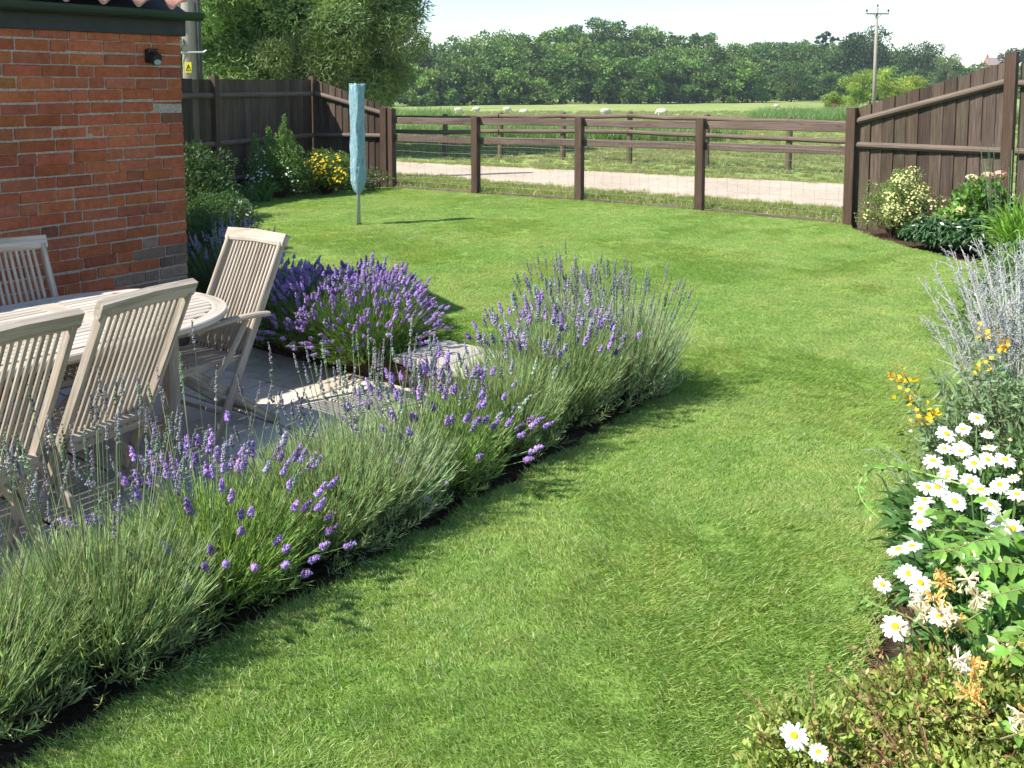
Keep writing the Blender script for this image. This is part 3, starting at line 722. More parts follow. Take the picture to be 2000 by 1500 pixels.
LAVGREEN = (.37, .47, .23); LAVGREY = (.44, .53, .33)
def lavender(label, x, y, kind='purple', R=.33, Hf=.34, Hs=.52, nf=90, z=-.02, green=LAVGREEN, dome=False, extra=()):
    o = thing('lavender_bush', label, 'lavender', (x, y, z), rng.random() * 6.28 * 0, 'lavender bushes edging the patio')
    G = Geo(); N = 520; a = rng.random(N) * 2 * np.pi; q = np.sqrt(rng.random(N))
    el = np.arccos(q * .97)
    d = np.stack([np.cos(a) * np.cos(el), np.sin(a) * np.cos(el), np.sin(el)], 1)
    p0 = np.stack([np.cos(a) * .07 * rng.random(N), np.sin(a) * .07 * rng.random(N), np.zeros(N)], 1)
    k = (.78 + .3 * rng.random(N))[:, None]
    p2 = d * np.array([[R, R, Hf]]) * k; p2[:, 2] = np.maximum(p2[:, 2], .05) + .02 * rng.normal(size=N); p2[:, 2] = np.maximum(p2[:, 2], .02)
    p1 = p0 + (p2 - p0) * np.array([[.75, .75, .25]])
    wood_c = jit((.13, .11, .075), N)
    tubes(G, bez(p0, p1, p2, 4), np.array([[.0028, .0022, .0016, .001]]), wood_c)
    M_ = 21
    for m in range(M_):
        t = (.35 + .65 * (m + rng.random((N, 1))) / M_); P = bezP(p0, p1, p2, t); T = bezT(p0, p1, p2, t)
        D = nrm(T * .9 + rng.normal(size=(N, 3)) * .42 + np.array([[0, 0, .28]]))
        leaves(G, P, D, .034 + .016 * rng.random(N), .0034 + .001 * rng.random(N), jit(green, N, .22, .08))
    # the long thin green shoots that make the brush-like mass above the cushion
    N = 900; a = rng.random(N) * 2 * np.pi; q = np.sqrt(rng.random(N)) * .97
    s0 = np.stack([np.cos(a) * q * R * .55, np.sin(a) * q * R * .55, Hf * .5 * np.ones(N) * (1 - .5 * q)], 1)
    hh = Hf * (1.02 + .42 * rng.random(N)) * (1 - .28 * q ** 2)
    s2 = np.stack([np.cos(a) * q * R * 1.12, np.sin(a) * q * R * 1.12, hh], 1) + rng.normal(size=(N, 3)) * .022
    s1 = (s0 + s2) / 2 + np.stack([np.cos(a), np.sin(a), 0 * a], 1) * .02
    tubes(G, bez(s0, s1, s2, 4), np.array([[.0016, .0015, .0013, .0005]]), jit(green, N, .2, .07))
    for m in range(5):
        t = .3 + .55 * rng.random((N, 1)); leaves(G, bezP(s0, s1, s2, t), nrm(bezT(s0, s1, s2, t) + rng.normal(size=(N, 3)) * .2), .04 + .015 * rng.random(N), .0034, jit(green, N, .2, .08))
    G.build('foliage', M['lav_leaf'], o)
    for (kd, n, H, rk) in ((kind, nf, Hs, 1.0),) + tuple(extra):
        G = Geo(); a = rng.random(n) * 2 * np.pi; q = np.sqrt(rng.random(n))
        s0 = np.stack([np.cos(a) * q * R * .4, np.sin(a) * q * R * .4, Hf * .35 * np.ones(n)], 1)
        sp = R * rk * (1.22 if kd == 'purple' else 1.05)
        hh = H * (.80 + .24 * rng.random(n)) * (1 - .24 * q ** 2)
        if dome: hh = H * (.80 + .24 * rng.random(n)) * np.sqrt(np.clip(1 - .90 * q ** 2.2, 0, 1)) + .02; sp = R * 1.30
        s2 = np.stack([np.cos(a) * q * sp, np.sin(a) * q * sp, hh], 1) + rng.normal(size=(n, 3)) * (.03 if dome else .015)
        s1 = (s0 + s2) / 2 + np.stack([np.cos(a) * q, np.sin(a) * q, 0 * a - .3], 1) * .03
        tubes(G, bez(s0, s1, s2, 5), .0013, jit((.22, .33, .12) if kd == 'purple' else (.27, .34, .19), n, .12))
        dr = bezT(s0, s1, s2, np.ones((n, 1))); st_ = G.build('flower_stems', M['lav_leaf'], o)
        if n <= 30:
            for q_ in range(n): G = Geo(); heads(G, s2[q_:q_ + 1], dr[q_:q_ + 1], kd); G.build('flower_head', M['petal'], o)
        else: G = Geo(); heads(G, s2, dr, kd); G.build('flower_heads', M['petal'], o)
    return o
def hedge_at(s, dt=0): return st(s, -2.62 + dt)
rng = np.random.default_rng(5)
HB = [
 (1.02, 'lavender bush with thin grey spikes in the bottom left corner of the hedge', 'grey', dict(nf=36, Hs=.74, Hf=.30)),
 (1.42, 'lavender bush with tall grey spikes in front of the nearest chair back', 'grey', dict(nf=52, Hs=.78, Hf=.30)),
 (1.84, 'lavender bush with a loose purple cluster, nearest purple one in the hedge', 'purple', dict(nf=105, Hs=.50, Hf=.26, dome=True, extra=(('grey', 24, .78, .9),), green=(.33, .48, .14))),
 (2.26, 'green lavender bush with few spikes between the two purple hedge clusters', 'grey', dict(nf=12, Hs=.70, Hf=.31)),
 (2.55, 'pale green lavender bush with tall fine grey spikes before the patio paving', 'grey', dict(nf=44, Hs=.74, Hf=.32, green=LAVGREY)),
 (2.95, 'lavender bush with a dense purple cluster in the middle of the hedge', 'purple', dict(nf=120, Hs=.49, Hf=.28, dome=True, green=(.33, .47, .16), extra=(('lilac', 22, .62, 1.),))),
 (3.42, 'lavender bush of mixed green and grey spikes next to the stone step', 'lilac', dict(nf=28, Hs=.60, Hf=.36)),
 (3.93, 'broad lavender bush with purple and lilac heads beside the stone step', 'lilac', dict(R=.40, nf=60, Hs=.64, Hf=.40, extra=(('purple', 60, .60, .9),))),
 (4.42, 'lavender bush with slate blue spikes at the far corner of the hedge', 'grey', dict(nf=75, Hs=.72, Hf=.42, green=LAVGREY, R=.37, extra=(('grey', 34, .66, 1.),))),
]
for s_, lb, kd, kw in HB:
    x, y = hedge_at(s_, (.03 * rng.normal()) - (.05 if 3.8 < s_ < 4.1 else 0)); kw.setdefault('R', .34); lavender(lb, x, y, kd, **kw)
x, y = st(4.62, -3.05); lavender('lavender bush with blue grey spikes behind the far corner of the hedge', x, y, 'lilac', R=.34, Hf=.40, Hs=.64, nf=60, green=LAVGREY, extra=(('grey', 40, .70, 1.),))
BB = [((-.93, 6.03), 'purple lavender bush immediately left of the stone step'), ((-1.26, 6.26), 'purple lavender bush second along from the stone step'),
      ((-1.60, 6.48), 'purple lavender bush half hidden by the armchair, third from the stone step'), ((-1.02, 6.48), 'purple lavender bush on the lawn side, back of the large clump')]
for (x, y), lb in BB:
    lavender(lb, x, y, 'purple', R=.37, Hf=.37, Hs=.52, nf=300, z=-.08, green=(.19, .33, .08), dome=True)
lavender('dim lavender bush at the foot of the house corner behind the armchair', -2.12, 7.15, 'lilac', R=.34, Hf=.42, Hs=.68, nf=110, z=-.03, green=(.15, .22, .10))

def flower5(G, P, Nn, size, col, n=5):
    """open flowers: n rounded petals round each point P facing Nn"""
    K = len(P); Nn = nrm(Nn); A = nrm(np.cross(Nn, rng.normal(size=(K, 3)))); B = np.cross(Nn, A)
    for k in range(n):
        a = 2 * np.pi * k / n + .2 * rng.normal(size=(K, 1)); D = A * np.cos(a) + B * np.sin(a) + Nn * .18; S = -A * np.sin(a) + B * np.cos(a)
        leaves(G, P, D, size * (1 + .12 * rng.normal(size=K)), size * (5.2 / n) * .8, jit(col, K, .05, .02), side=S)
def clump_points(R, H, nb, br, N, z0=0.0, flat=.3):
    """points spread through overlapping clumps that fill a mound; returns points and outward directions"""
    a = rng.random(nb) * 2 * np.pi; e = np.arcsin(np.clip(rng.random(nb) * 1.15 - .15, -.1, 1)); q = .45 + .45 * rng.random(nb)
    C = np.stack([np.cos(a) * np.cos(e) * R * q, np.sin(a) * np.cos(e) * R * q, z0 + H * (.28 + .60 * np.sin(e) * q / .8)], 1)
    b = rng.integers(0, nb, N); d = rdir(N, .35); rr = br * (.35 + .75 * rng.random(N) ** .6)
    P = C[b] + d * rr[:, None] * np.array([[1, 1, .85]]); keep = P[:, 2] > .01
    return P[keep], d[keep], b[keep], C
def shrub(name, label, cat, x, y, R, H, leaf, col, N=6000, nb=26, br=None, group=None, mat='leaf', W=.45, stems=True, flowers=(), z=-.03, broad=False, bvar=.14, twig=(.12, .08, .05)):
    o = thing(name, label, cat, (x, y, z), 0, group); br = br or .34 * min(R, H)
    P, d, b, C = clump_points(R, H, nb, br, N); n = len(P)
    bc = 1 + bvar * rng.normal(size=(len(C), 1)); c = np.clip(jit(col, n, .16, .07) * bc[b], .004, .9)
    G = Geo(); D = nrm(d * .7 + rdir(n, .3) * .8); L = leaf * (.7 + .6 * rng.random(n))
    if broad: broad_leaves(G, P, D, nrm(np.cross(D, rng.normal(size=(n, 3)))), L, L * W, c)
    else: leaves(G, P, D, L, L * W, c, fold=.12)
    if stems:
        s0 = np.concatenate([rng.normal(size=(len(C), 2)) * .04, np.zeros((len(C), 1))], 1); s1 = C * np.array([[.45, .45, .6]])
        k = 4; s0 = np.repeat(s0, k, 0); s1 = np.repeat(s1, k, 0) + rng.normal(size=(len(s1) * k, 3)) * .03; s2 = np.repeat(C, k, 0) + rdir(len(C) * k, .5) * br * .9
        tubes(G, bez(s0, s1, s2, 4), np.array([[.006, .004, .003, .0015]]), jit(twig, len(s0)))
    G.build('foliage', M[mat], o)
    for (fc, n, size, petals, centre) in flowers:
        G = Geo(); Q, dd, bb, _ = P, d, b, C; i = np.argsort(-(dd @ np.array([-.3, -.75, .5]) * .8 - Q[:, 1] / R * .45 + np.linalg.norm(Q - np.array([0, 0, H * .4]), axis=1) / max(R, H) * .9 + 2.0 * rng.random(len(Q))))[:n]
        Pf = Q[i] + dd[i] * .015; flower5(G, Pf, nrm(dd[i] + np.array([-.2, -.5, .5])), size, fc, petals)
        if centre: blobs(G, Pf + dd[i] * size * .12, size * .28, jit(centre, len(i), .1))
        G.build('flowers', M['petal'], o)
    return o
rng = np.random.default_rng(21)
# --- right-hand bed, far end
shrub('potentilla_bush', 'rounded potentilla bush full of small cream yellow flowers against the brown fence', 'bush', 4.40, 10.72, .40, .80, .022, (.22, .30, .09), N=13000, nb=44, br=.12, flowers=(((.80, .76, .38), 330, .0125, 5, (.7, .5, .05)),))
shrub('potentilla_bush', 'small low potentilla with a few peach flowers between the big bush and hydrangea', 'bush', 4.74, 10.32, .27, .52, .02, (.15, .20, .07), N=3600, nb=16, flowers=(((.78, .62, .34), 45, .015, 5, None),))
shrub('hydrangea', 'hydrangea with bright broad leaves and pinkish flower heads below the fence', 'shrub', 4.98, 10.02, .38, .74, .085, (.15, .28, .055), N=1300, nb=24, br=.14, mat='leaf_gloss', W=.62, broad=True)
def hyd_heads():
    o = [q for q in COL.objects if q.name.startswith('hydrangea')][-1]
    for (px, py, pz, c) in ((-.12, -.06, .76, (.70, .66, .40)), (.03, -.1, .79, (.74, .52, .38)), (.17, -.08, .80, (.78, .5, .38)), (-.24, -.12, .42, (.74, .62, .3))):
        G = Geo(); d = rdir(60, .8); P = np.array([px, py, pz]) + d * np.array([[.065, .065, .035]]); flower5(G, P, d, .013, c, 4); G.build('flower_head', M['petal'], o)
hyd_heads()
for lb, x, y, R, H in (('dark glossy leaved peony clump, left one below the potentilla', 4.42, 9.86, .30, .34), ('dark glossy leaved peony clump, right one in front of the hydrangea', 4.74, 9.42, .36, .40)):
    o = thing('peony_clump', lb, 'plant', (x, y, -.03), 0, 'peony clumps on the right lawn edge')
    n = 170; a = rng.random(n) * 6.28; q = np.sqrt(rng.random(n)); s0 = np.zeros((n, 3)); s2 = np.stack([np.cos(a) * q * R, np.sin(a) * q * R, H * (1.02 - .5 * q ** 2) * (.75 + .3 * rng.random(n))], 1); s1 = s2 * np.array([[.4, .4, .8]])
    G = Geo(); tubes(G, bez(s0, s1, s2, 4), .0028, jit((.14, .16, .05), n))
    for k in range(7):
        t = .55 + .45 * rng.random((n, 1)); P = bezP(s0, s1, s2, t); D = nrm(np.concatenate([np.stack([np.cos(a), np.sin(a)], 1) * .6 + rng.normal(size=(n, 2)) * .7, -.05 + .35 * rng.normal(size=(n, 1))], 1))
        broad_leaves(G, P, D, nrm(np.cross(D, np.array([[0, 0, 1.]]) + .25 * rng.normal(size=(n, 3)))), .085 + .04 * rng.random(n), .030 + .01 * rng.random(n), jit((.075, .155, .065), n, .2), .16)
    G.build('foliage', M['leaf_gloss'], o)
def blades(name, label, cat, x, y, n, H, spread, w, col, arch=.5, group=None, lean=(0, 0), z=-.03, K=6, mat='leaf'):
    o = thing(name, label, cat, (x, y, z), 0, group); G = Geo(); a = rng.random(n) * 6.28; q = rng.random(n) ** .6
    s0 = rng.normal(size=(n, 3)) * np.array([[.05, .05, 0]]); h = H * (.6 + .45 * rng.random(n))
    s2 = np.stack([np.cos(a) * q * spread + lean[0], np.sin(a) * q * spread + lean[1], h * (1 - arch * q)], 1); s1 = s0 + (s2 - s0) * np.array([[.35, .35, 0]]) + np.stack([0 * a, 0 * a, h * .8], 1)
    ribbons(G, bez(s0, s1, s2, K), w * np.array([.7, 1, 1, .85, .6, .12])[None, :K] * (.7 + .5 * rng.random((n, 1))), jit(col, n, .16)); G.build('foliage', M[mat], o); return o
blades('crocosmia', 'fresh green sword leaved crocosmia clump at the right edge of the bed', 'plant', 4.66, 8.65, 190, .78, .42, .017, (.20, .38, .055), .35)
blades('crocosmia', 'lower arching green leaved clump between crocosmia and the grey stems', 'plant', 4.10, 7.75, 120, .50, .40, .012, (.22, .34, .08), .6)
def spikes(name, label, x, y, n, H, col, R=.2):
    o = thing(name, label, 'plant', (x, y, -.03)); G = Geo(); s0 = rng.normal(size=(n, 3)) * np.array([[R * .4, R * .4, 0]]); s2 = s0 * 1.7 + np.stack([np.zeros(n), np.zeros(n), H * (.7 + .35 * rng.random(n))], 1) + rng.normal(size=(n, 3)) * .02
    tubes(G, bez(s0, (s0 + s2) / 2, s2, 4), .004, jit(col, n)); 
    for m in range(46):
        t = (m + rng.random((n, 1))) / 46; leaves(G, bezP(s0, (s0 + s2) / 2, s2, t), rdir(n, .5), .05 * (1.15 - t[:, 0]), .013 * (1.3 - t[:, 0]), jit(col, n, .15))
    G.build('foliage', M['leaf'], o)
spikes('veronica', 'tall narrow green flower spikes standing against the right fence post', 5.12, 9.62, 13, 1.22, (.17, .29, .13), .22)
# --- perovskia: silver stems with sparse lilac buds
def perovskia(label, x, y, n, H, lean, R):
    o = thing('russian_sage', label, 'plant', (x, y, -.03), 0, 'silver stemmed sage plants in the right bed'); a = rng.random(n) * 6.28; q = rng.random(n) ** .5
    s0 = np.stack([np.cos(a) * q * .12, np.sin(a) * q * .12, 0 * a], 1); h = H * (.62 + .42 * rng.random(n))
    s2 = np.stack([np.cos(a) * q * R + lean[0] * h, np.sin(a) * q * R + lean[1] * h, h * (1 - .25 * q)], 1); s1 = s0 * .6 + s2 * np.array([[.28, .28, .62]])
    G = Geo(); tubes(G, bez(s0, s1, s2, 7), np.array([[.0042, .0038, .0034, .003, .0026, .002, .0012]]), jit((.62, .64, .58), n, .06), 4)
    k = 9; idx = np.repeat(np.arange(n), k); t = .35 + .6 * rng.random((n * k, 1)); A0_, A1_, A2_ = s0[idx], s1[idx], s2[idx]
    b0 = bezP(A0_, A1_, A2_, t); T = bezT(A0_, A1_, A2_, t); d = nrm(T * .8 + rdir(n * k, .2) * .65); Lb = (.05 + .12 * (1 - t[:, 0]))[:, None] * (.6 + .7 * rng.random((n * k, 1)))
    b2 = b0 + d * Lb; tubes(G, bez(b0, (b0 + b2) / 2 + .008, b2, 3), .0014, jit((.56, .57, .56), n * k, .1))
    m = 26; 
    for j in range(m):   # felted silver leaves low down
        tt = .04 + .5 * rng.random((n, 1)); P = bezP(s0, s1, s2, tt); leaves(G, P, nrm(bezT(s0, s1, s2, tt) * .5 + rdir(n, .1)), .035 + .025 * rng.random(n), .008 + .004 * rng.random(n), jit((.30, .38, .26), n, .15))
    G.build('stems', M['leaf'], o)
    G = Geo()
    for j in range(16):
        tt = rng.random((n * k, 1)); P = b0 + (b2 - b0) * tt + rng.normal(size=(n * k, 3)) * .0025; blobs(G, P, .0027 * (1 + .3 * rng.normal(size=n * k)), jit((.45, .45, .50), n * k, .15))
    for j in range(34):
        tt = .5 + .5 * rng.random((n, 1)); P = bezP(s0, s1, s2, tt) + rng.normal(size=(n, 3)) * .004; blobs(G, P, .0032, jit((.50, .50, .54), n, .15))
    G.build('buds', M['petal'], o)
perovskia('tall silver stemmed russian sage leaning over the lawn in front of the crocosmia', 2.40, 4.45, 64, 1.06, (-.08, .06), .36)
perovskia('silver stemmed russian sage behind, at the very right edge of the photo', 2.80, 5.05, 46, 1.04, (-.06, .05), .36)
# --- yellow loosestrife
def loosestrife(label, x, y, n, H, lean=(0, 0)):
    o = thing('yellow_loosestrife', label, 'plant', (x, y, -.03), 0, 'yellow flowered plants among the silver stems'); a = rng.random(n) * 6.28; q = rng.random(n) ** .5
    s0 = np.stack([np.cos(a) * q * .07, np.sin(a) * q * .07, 0 * a], 1); s2 = np.stack([np.cos(a) * q * .2 + lean[0], np.sin(a) * q * .2 + lean[1], H * (.75 + .3 * rng.random(n))], 1); s1 = s2 * np.array([[.3, .3, .7]])
    G = Geo(); tubes(G, bez(s0, s1, s2, 5), .0022, jit((.3, .36, .2), n))
    for j in range(40):
        t = .1 + .85 * (j + rng.random((n, 1))) / 40; leaves(G, bezP(s0, s1, s2, t), rdir(n, .25), .05 + .02 * rng.random(n), .013, jit((.23, .32, .17), n, .15), fold=.15)
    G.build('foliage', M['leaf'], o); G = Geo(); m = max(3, int(n * .6))
    for i_ in range(m):
        G = Geo(); P = s2[i_] + rng.normal(size=(13, 3)) * np.array([[.018, .018, .022]]); flower5(G, P, rdir(13, .4) + np.array([[-.3, -.4, .2]]), .012, (.84, .54, .03) if i_ % 3 else (.80, .42, .03), 5); G.build('flower_cluster', M['petal'], o)
loosestrife('orange yellow flowered plant overhanging the lawn edge above the daisies', 1.86, 3.86, 9, .50, (-.12, .02))
loosestrife('yellow flowered plant half hidden among the silver sage stems', 2.14, 4.12, 5, .58, (-.08, .02))
# --- shasta daisies
def strap_mound(G, n, R, H, col, L=.11, W=.015, z=0):
    a = rng.random(n) * 6.28; q = np.sqrt(rng.random(n)); P = np.stack([np.cos(a) * q * R * .8, np.sin(a) * q * R * .8, z + H * (.15 + .75 * rng.random(n)) * (1 - .5 * q ** 2)], 1)
    D = nrm(np.stack([np.cos(a) * q, np.sin(a) * q, .55 + 0 * a], 1) + rng.normal(size=(n, 3)) * .55)
    P2 = P + D * L * .55; P3 = P + D * L + np.array([[0, 0, -.25]]) * L
    ribbons(G, np.stack([P, (P + P2) / 2, P2, P3], 1), W * np.array([[.55, 1, 1, .15]]) * (.75 + .5 * rng.random((n, 1))), jit(col, n, .2))
def daisy_head(parent, px, py, pz, nx, ny, size):
    G = Geo(); n = int(rng.integers(17, 22)); N_ = nrm(np.array([nx, ny, 1.0])); A = nrm(np.cross(N_, [0.3, 1, 0])); B = np.cross(N_, A)
    for k in range(n):
        a = 2 * math.pi * k / n + .07 * rng.normal(); D = A * math.cos(a) + B * math.sin(a); S = -A * math.sin(a) + B * math.cos(a)
        L = size * (1 + .08 * rng.normal()); w = size * .27; dp = -.10 + .10 * rng.normal(); r0 = size * .2; V = []
        for t, ww in ((0, .55), (.45, 1.), (.85, .95), (1.0, .45)):
            c = np.array([px, py, pz]) + D * (r0 + (L - r0) * t) + N_ * (L * (.06 + dp * t * t)); V += [c - S * w * ww / 2, c + S * w * ww / 2]
        G.add(V, [np.array([[0, 1, 3, 2], [2, 3, 5, 4], [4, 5, 7, 6]])], np.array((.86, .86, .84)) * (1 + .03 * rng.normal()))
    h = G.build('flower', M['petal'], parent); G = Geo(); V = []; K = 12
    for r, z in ((.30, .02), (.29, .10), (.2, .17), (.08, .17)):
        for k in range(K): a = 2 * math.pi * k / K; V.append(np.array([px, py, pz]) + (A * math.cos(a) + B * math.sin(a)) * size * r + N_ * size * z)
    V.append(np.array([px, py, pz]) + N_ * size * .14); F = np.array([[r * K + k, r * K + (k + 1) % K, (r + 1) * K + (k + 1) % K, (r + 1) * K + k] for r in range(3) for k in range(K)])
    G.add(V, [F, np.array([[3 * K + k, 3 * K + (k + 1) % K, 4 * K] for k in range(K)])], (.80, .52, .02)); G.build('flower_disc', M['petal'], h, True)
def daisies(label, x, y, hs, R, H, nl, buds=10):
    o = thing('shasta_daisy', label, 'daisy plant', (x, y, -.03), 0, 'white daisies in the right bed'); G = Geo()
    strap_mound(G, nl, R, H, (.095, .20, .06)); S = []
    for (hx, hy, hz) in hs:
        hx -= x; hy -= y; hz += .03; S.append((hx, hy, hz)); p0 = np.array([[hx * .35, hy * .35, 0]]); p2 = np.array([[hx, hy, hz - .006]]); tubes(G, bez(p0, np.array([[hx * .7, hy * .7, hz * .55]]), p2, 5), .0024, (.15, .26, .08))
    b = rng.normal(size=(buds, 3)) * np.array([[R * .5, R * .5, 0]]) + np.stack([np.zeros(buds), np.zeros(buds), H * (1.05 + .25 * rng.random(buds))], 1)
    tubes(G, bez(b * np.array([[.4, .4, 0]]), b * np.array([[.8, .8, .5]]), b, 4), .002, jit((.15, .26, .08), buds)); blobs(G, b, .010, jit((.68, .66, .36), buds, .1))
    G.build('foliage', M['leaf'], o)
    for (hx, hy, hz) in S: daisy_head(o, hx, hy, hz, -.25 + .25 * rng.normal(), -.35 + .25 * rng.normal(), .031 * (1 + .14 * rng.normal()))
DH = [(1.77,3.50,0.44),(1.59,3.36,0.43),(1.52,3.22,0.43),(1.58,3.22,0.43),(1.68,3.23,0.43),(1.43,3.11,0.43),(1.45,3.04,0.42),(1.56,3.09,0.43),(1.54,3.14,0.45),(1.61,3.10,0.44),(1.49,2.97,0.42),(1.57,2.94,0.42),(1.64,2.99,0.42),(1.36,2.92,0.42),(1.29,2.85,0.41),(1.38,2.84,0.41),(1.49,2.84,0.40),(1.26,2.81,0.40),(1.47,2.75,0.39),(1.50,2.72,0.38),(1.12,2.63,0.36),(1.16,2.63,0.37),(1.32,2.61,0.36),(1.02,2.49,0.33),(1.11,2.53,0.34),(1.13,2.50,0.33),(1.01,2.37,0.28),(1.14,2.40,0.29),(0.625,1.97,0.265),(0.665,1.925,0.26),(1.23,2.74,0.39),(1.33,2.92,0.42),(1.68,3.12,0.43),(1.60,2.89,0.41),(1.49,2.90,0.42),(1.71,3.30,.45),(1.66,3.38,.44),(1.42,2.98,.43)]
rng = np.random.default_rng(33)
daisies('daisy plant crowded with white flowers, the upper one below the yellow blooms', 1.68, 3.28, [h for h in DH if h[1] > 3.05], .34, .34, 900)
daisies('daisy plant crowded with white flowers in the middle of the right bed', 1.55, 2.90, [h for h in DH if 2.70 < h[1] <= 3.05], .31, .33, 1000)
daisies('daisy plant with scattered white flowers beside the bare soil', 1.33, 2.53, [h for h in DH if 2.2 < h[1] <= 2.70], .20, .26, 700)
daisies('daisy plant with two open white flowers at the bottom of the photo', .74, 1.98, [h for h in DH if h[1] <= 2.2], .16, .12, 120, 2)
# --- honeysuckle with large oval leaves and cream and orange flowers
def honeysuckle(label, x, y, runs, flw, nl, L):
    o = thing('honeysuckle', label, 'climber', (x, y, -.03), 0, 'honeysuckle scrambling through the right bed'); G = Geo(); org = np.array([x, y, -.03])
    for r in runs:
        P = np.array(r, float) - org; n = len(P); q = smooth_poly2(P, 6); tube(G, q, np.linspace(.0032, .0016, len(q)), 5, (.34, .32, .14) if len(r) < 5 else (.40, .50, .16), up=(.3, .2, 1))
        for k in range(2, len(q) - 1, max(1, int(3 - nl))):
            T = nrm(q[k + 1] - q[k]); sd = nrm(np.cross(T, [rng.normal() * .4, rng.normal() * .4, 1])); 
            D = np.stack([nrm(sd + T * .5 + [0, 0, .25 * rng.normal()]), nrm(-sd + T * .5 + [0, 0, .25 * rng.normal()])]); N2 = nrm(np.array([[-.2, -.3, 1]]) + .35 * rng.normal(size=(2, 3)))
            ll = L * (.65 + .5 * rng.random(2)) * (1 - .4 * k / len(q)); broad_leaves(G, np.stack([q[k], q[k]]), D, nrm(np.cross(D, N2)), ll, ll * .56, jit((.15, .30, .05), 2, .18), .1)
    G.build('vines', M['leaf_gloss'], o); G = Geo()
    if not flw: return
    for (fx, fy, fz, c) in flw:
        p = np.array([fx, fy, fz]) - org; n = 15; d = rdir(n, .25); d[:, 1] -= .3; d = nrm(d); tip = p + d * .022 * (.8 + .5 * rng.random((n, 1))); col = {'c': (.82, .74, .55), 'o': (.80, .56, .20), 'w': (.84, .80, .74)}[c]
        tubes(G, np.stack([np.tile(p, (n, 1)), p + d * .012, tip], 1), np.array([[.0012, .0022, .004]]), jit(col, n, .08), 4)
        for k in range(3):
            e = nrm(d + rng.normal(size=(n, 3)) * .8 - np.array([[0, 0, .4]])); ribbons(G, np.stack([tip, tip + d * .006 + e * .006, tip + e * .012 + [0, 0, -.005]], 1), np.array([[.004, .005, .001]]), jit(col, n, .08))
    G.build('flowers', M['petal'], o)
def smooth_poly2(P, sub):
    P = np.vstack([2 * P[0] - P[1], P, 2 * P[-1] - P[-2]]); o = []
    for i in range(1, len(P) - 2):
        for k in range(sub):
            t = k / sub; p0, p1, p2, p3 = P[i - 1], P[i], P[i + 1], P[i + 2]
            o.append(.5 * ((2 * p1) + (-p0 + p2) * t + (2 * p0 - 5 * p1 + 4 * p2 - p3) * t * t + (-p0 + 3 * p1 - 3 * p2 + p3) * t ** 3))
    o.append(P[-2]); return np.array(o)
runs = []
for k in range(70):
    e = np.array([1.02 + .72 * rng.random(), 1.85 + .95 * rng.random(), .22 + .26 * rng.random()]); e[0] = max(e[0], .98 + (e[1] - 1.8) * .28)
    b = np.array([1.55 + .25 * rng.random(), 2.35 + .3 * rng.normal() * .6, 0]); m1 = b * .65 + e * .35 + [0, 0, .22]; m2 = b * .3 + e * .7 + [.02, .02, .14]
    runs.append([b, m1, m2, e])
honeysuckle('honeysuckle with large oval leaves and cream and orange flowers at the right edge', 1.6, 2.35, runs,
    [(1.03, 2.27, .41, 'w'), (1.02, 2.25, .39, 'c'), (1.06, 2.26, .42, 'o'), (1.05, 2.19, .42, 'c'), (1.08, 2.2, .40, 'o'), (1.16, 2.30, .45, 'c'), (1.17, 2.27, .42, 'c'), (1.03, 2.07, .38, 'w'), (1.06, 2.06, .37, 'o'), (1.01, 1.97, .36, 'o'), (1.06, 1.84, .40, 'c'), (1.09, 1.86, .38, 'o'), (1.2, 2.05, .42, 'o'), (1.10, 2.32, .43, 'o')], 2.0, .085)
tend = [[(1.5, 2.6, .3), (1.42, 2.72, .47), (1.33, 2.93, .46), (1.27, 3.09, .42), (1.24, 3.17, .37), (1.20, 3.16, .32), (1.185, 3.07, .30), (1.21, 3.0, .28)]]
honeysuckle('single honeysuckle tendril arching out over the lawn', 1.5, 2.6, tend, [], .6, .045)
honeysuckle('thin leafy honeysuckle shoot reaching across the soil to the lawn edge', 1.3, 2.35, [[(1.3, 2.35, .02), (1.12, 2.42, .24), (1.0, 2.5, .27), (.955, 2.56, .29)]], [], 1.2, .03)
# --- small-leaved plant along the bottom right, and its neighbours
for lb, x, y, R, H, N in (
    ('bushy low plant with small yellowish leaves, lowest left one at the lawn edge', .75, 2.12, .21, .21, 3400), ('bushy low plant with small leaves and reddish twigs below the bare soil', 1.0, 2.20, .19, .27, 3800),
    ('bushy low plant with small leaves under the orange honeysuckle flowers', 1.12, 2.14, .27, .31, 5200), ('bushy low plant with small leaves in the bottom right corner', .96, 1.95, .30, .24, 5000),
    ('bushy low plant with small leaves hard against the right edge of the photo', 1.32, 2.05, .3, .30, 4200)):
    o = shrub('cuphea_bush', lb, 'plant', x, y, R, H, .023, (.30, .38, .09), N=int(N * 1.25), nb=34, br=.062, group='small leaved plants along the bottom right edge', twig=(.24, .10, .07), W=.5, bvar=.2)
    G = Geo(); n = 46; a = rng.random(n) * 6.28; q = rng.random(n) ** .5; s0 = np.zeros((n, 3)); s2 = np.stack([np.cos(a) * q * R * 1.15, np.sin(a) * q * R * 1.15, H * (1.0 + .55 * rng.random(n)) * (1 - .3 * q)], 1)
    tubes(G, bez(s0, s2 * [[.3, .3, .7]], s2, 4), .0013, jit((.26, .13, .08), n)); 
    for j in range(9): t = .55 + .45 * rng.random((n, 1)); leaves(G, bezP(s0, s2 * np.array([[.3, .3, .7]]), s2, t), rdir(n, .5), .018, .008, jit((.32, .37, .11) if j % 4 else (.40, .24, .12), n, .15))
    G.build('twigs', M['leaf'], o)
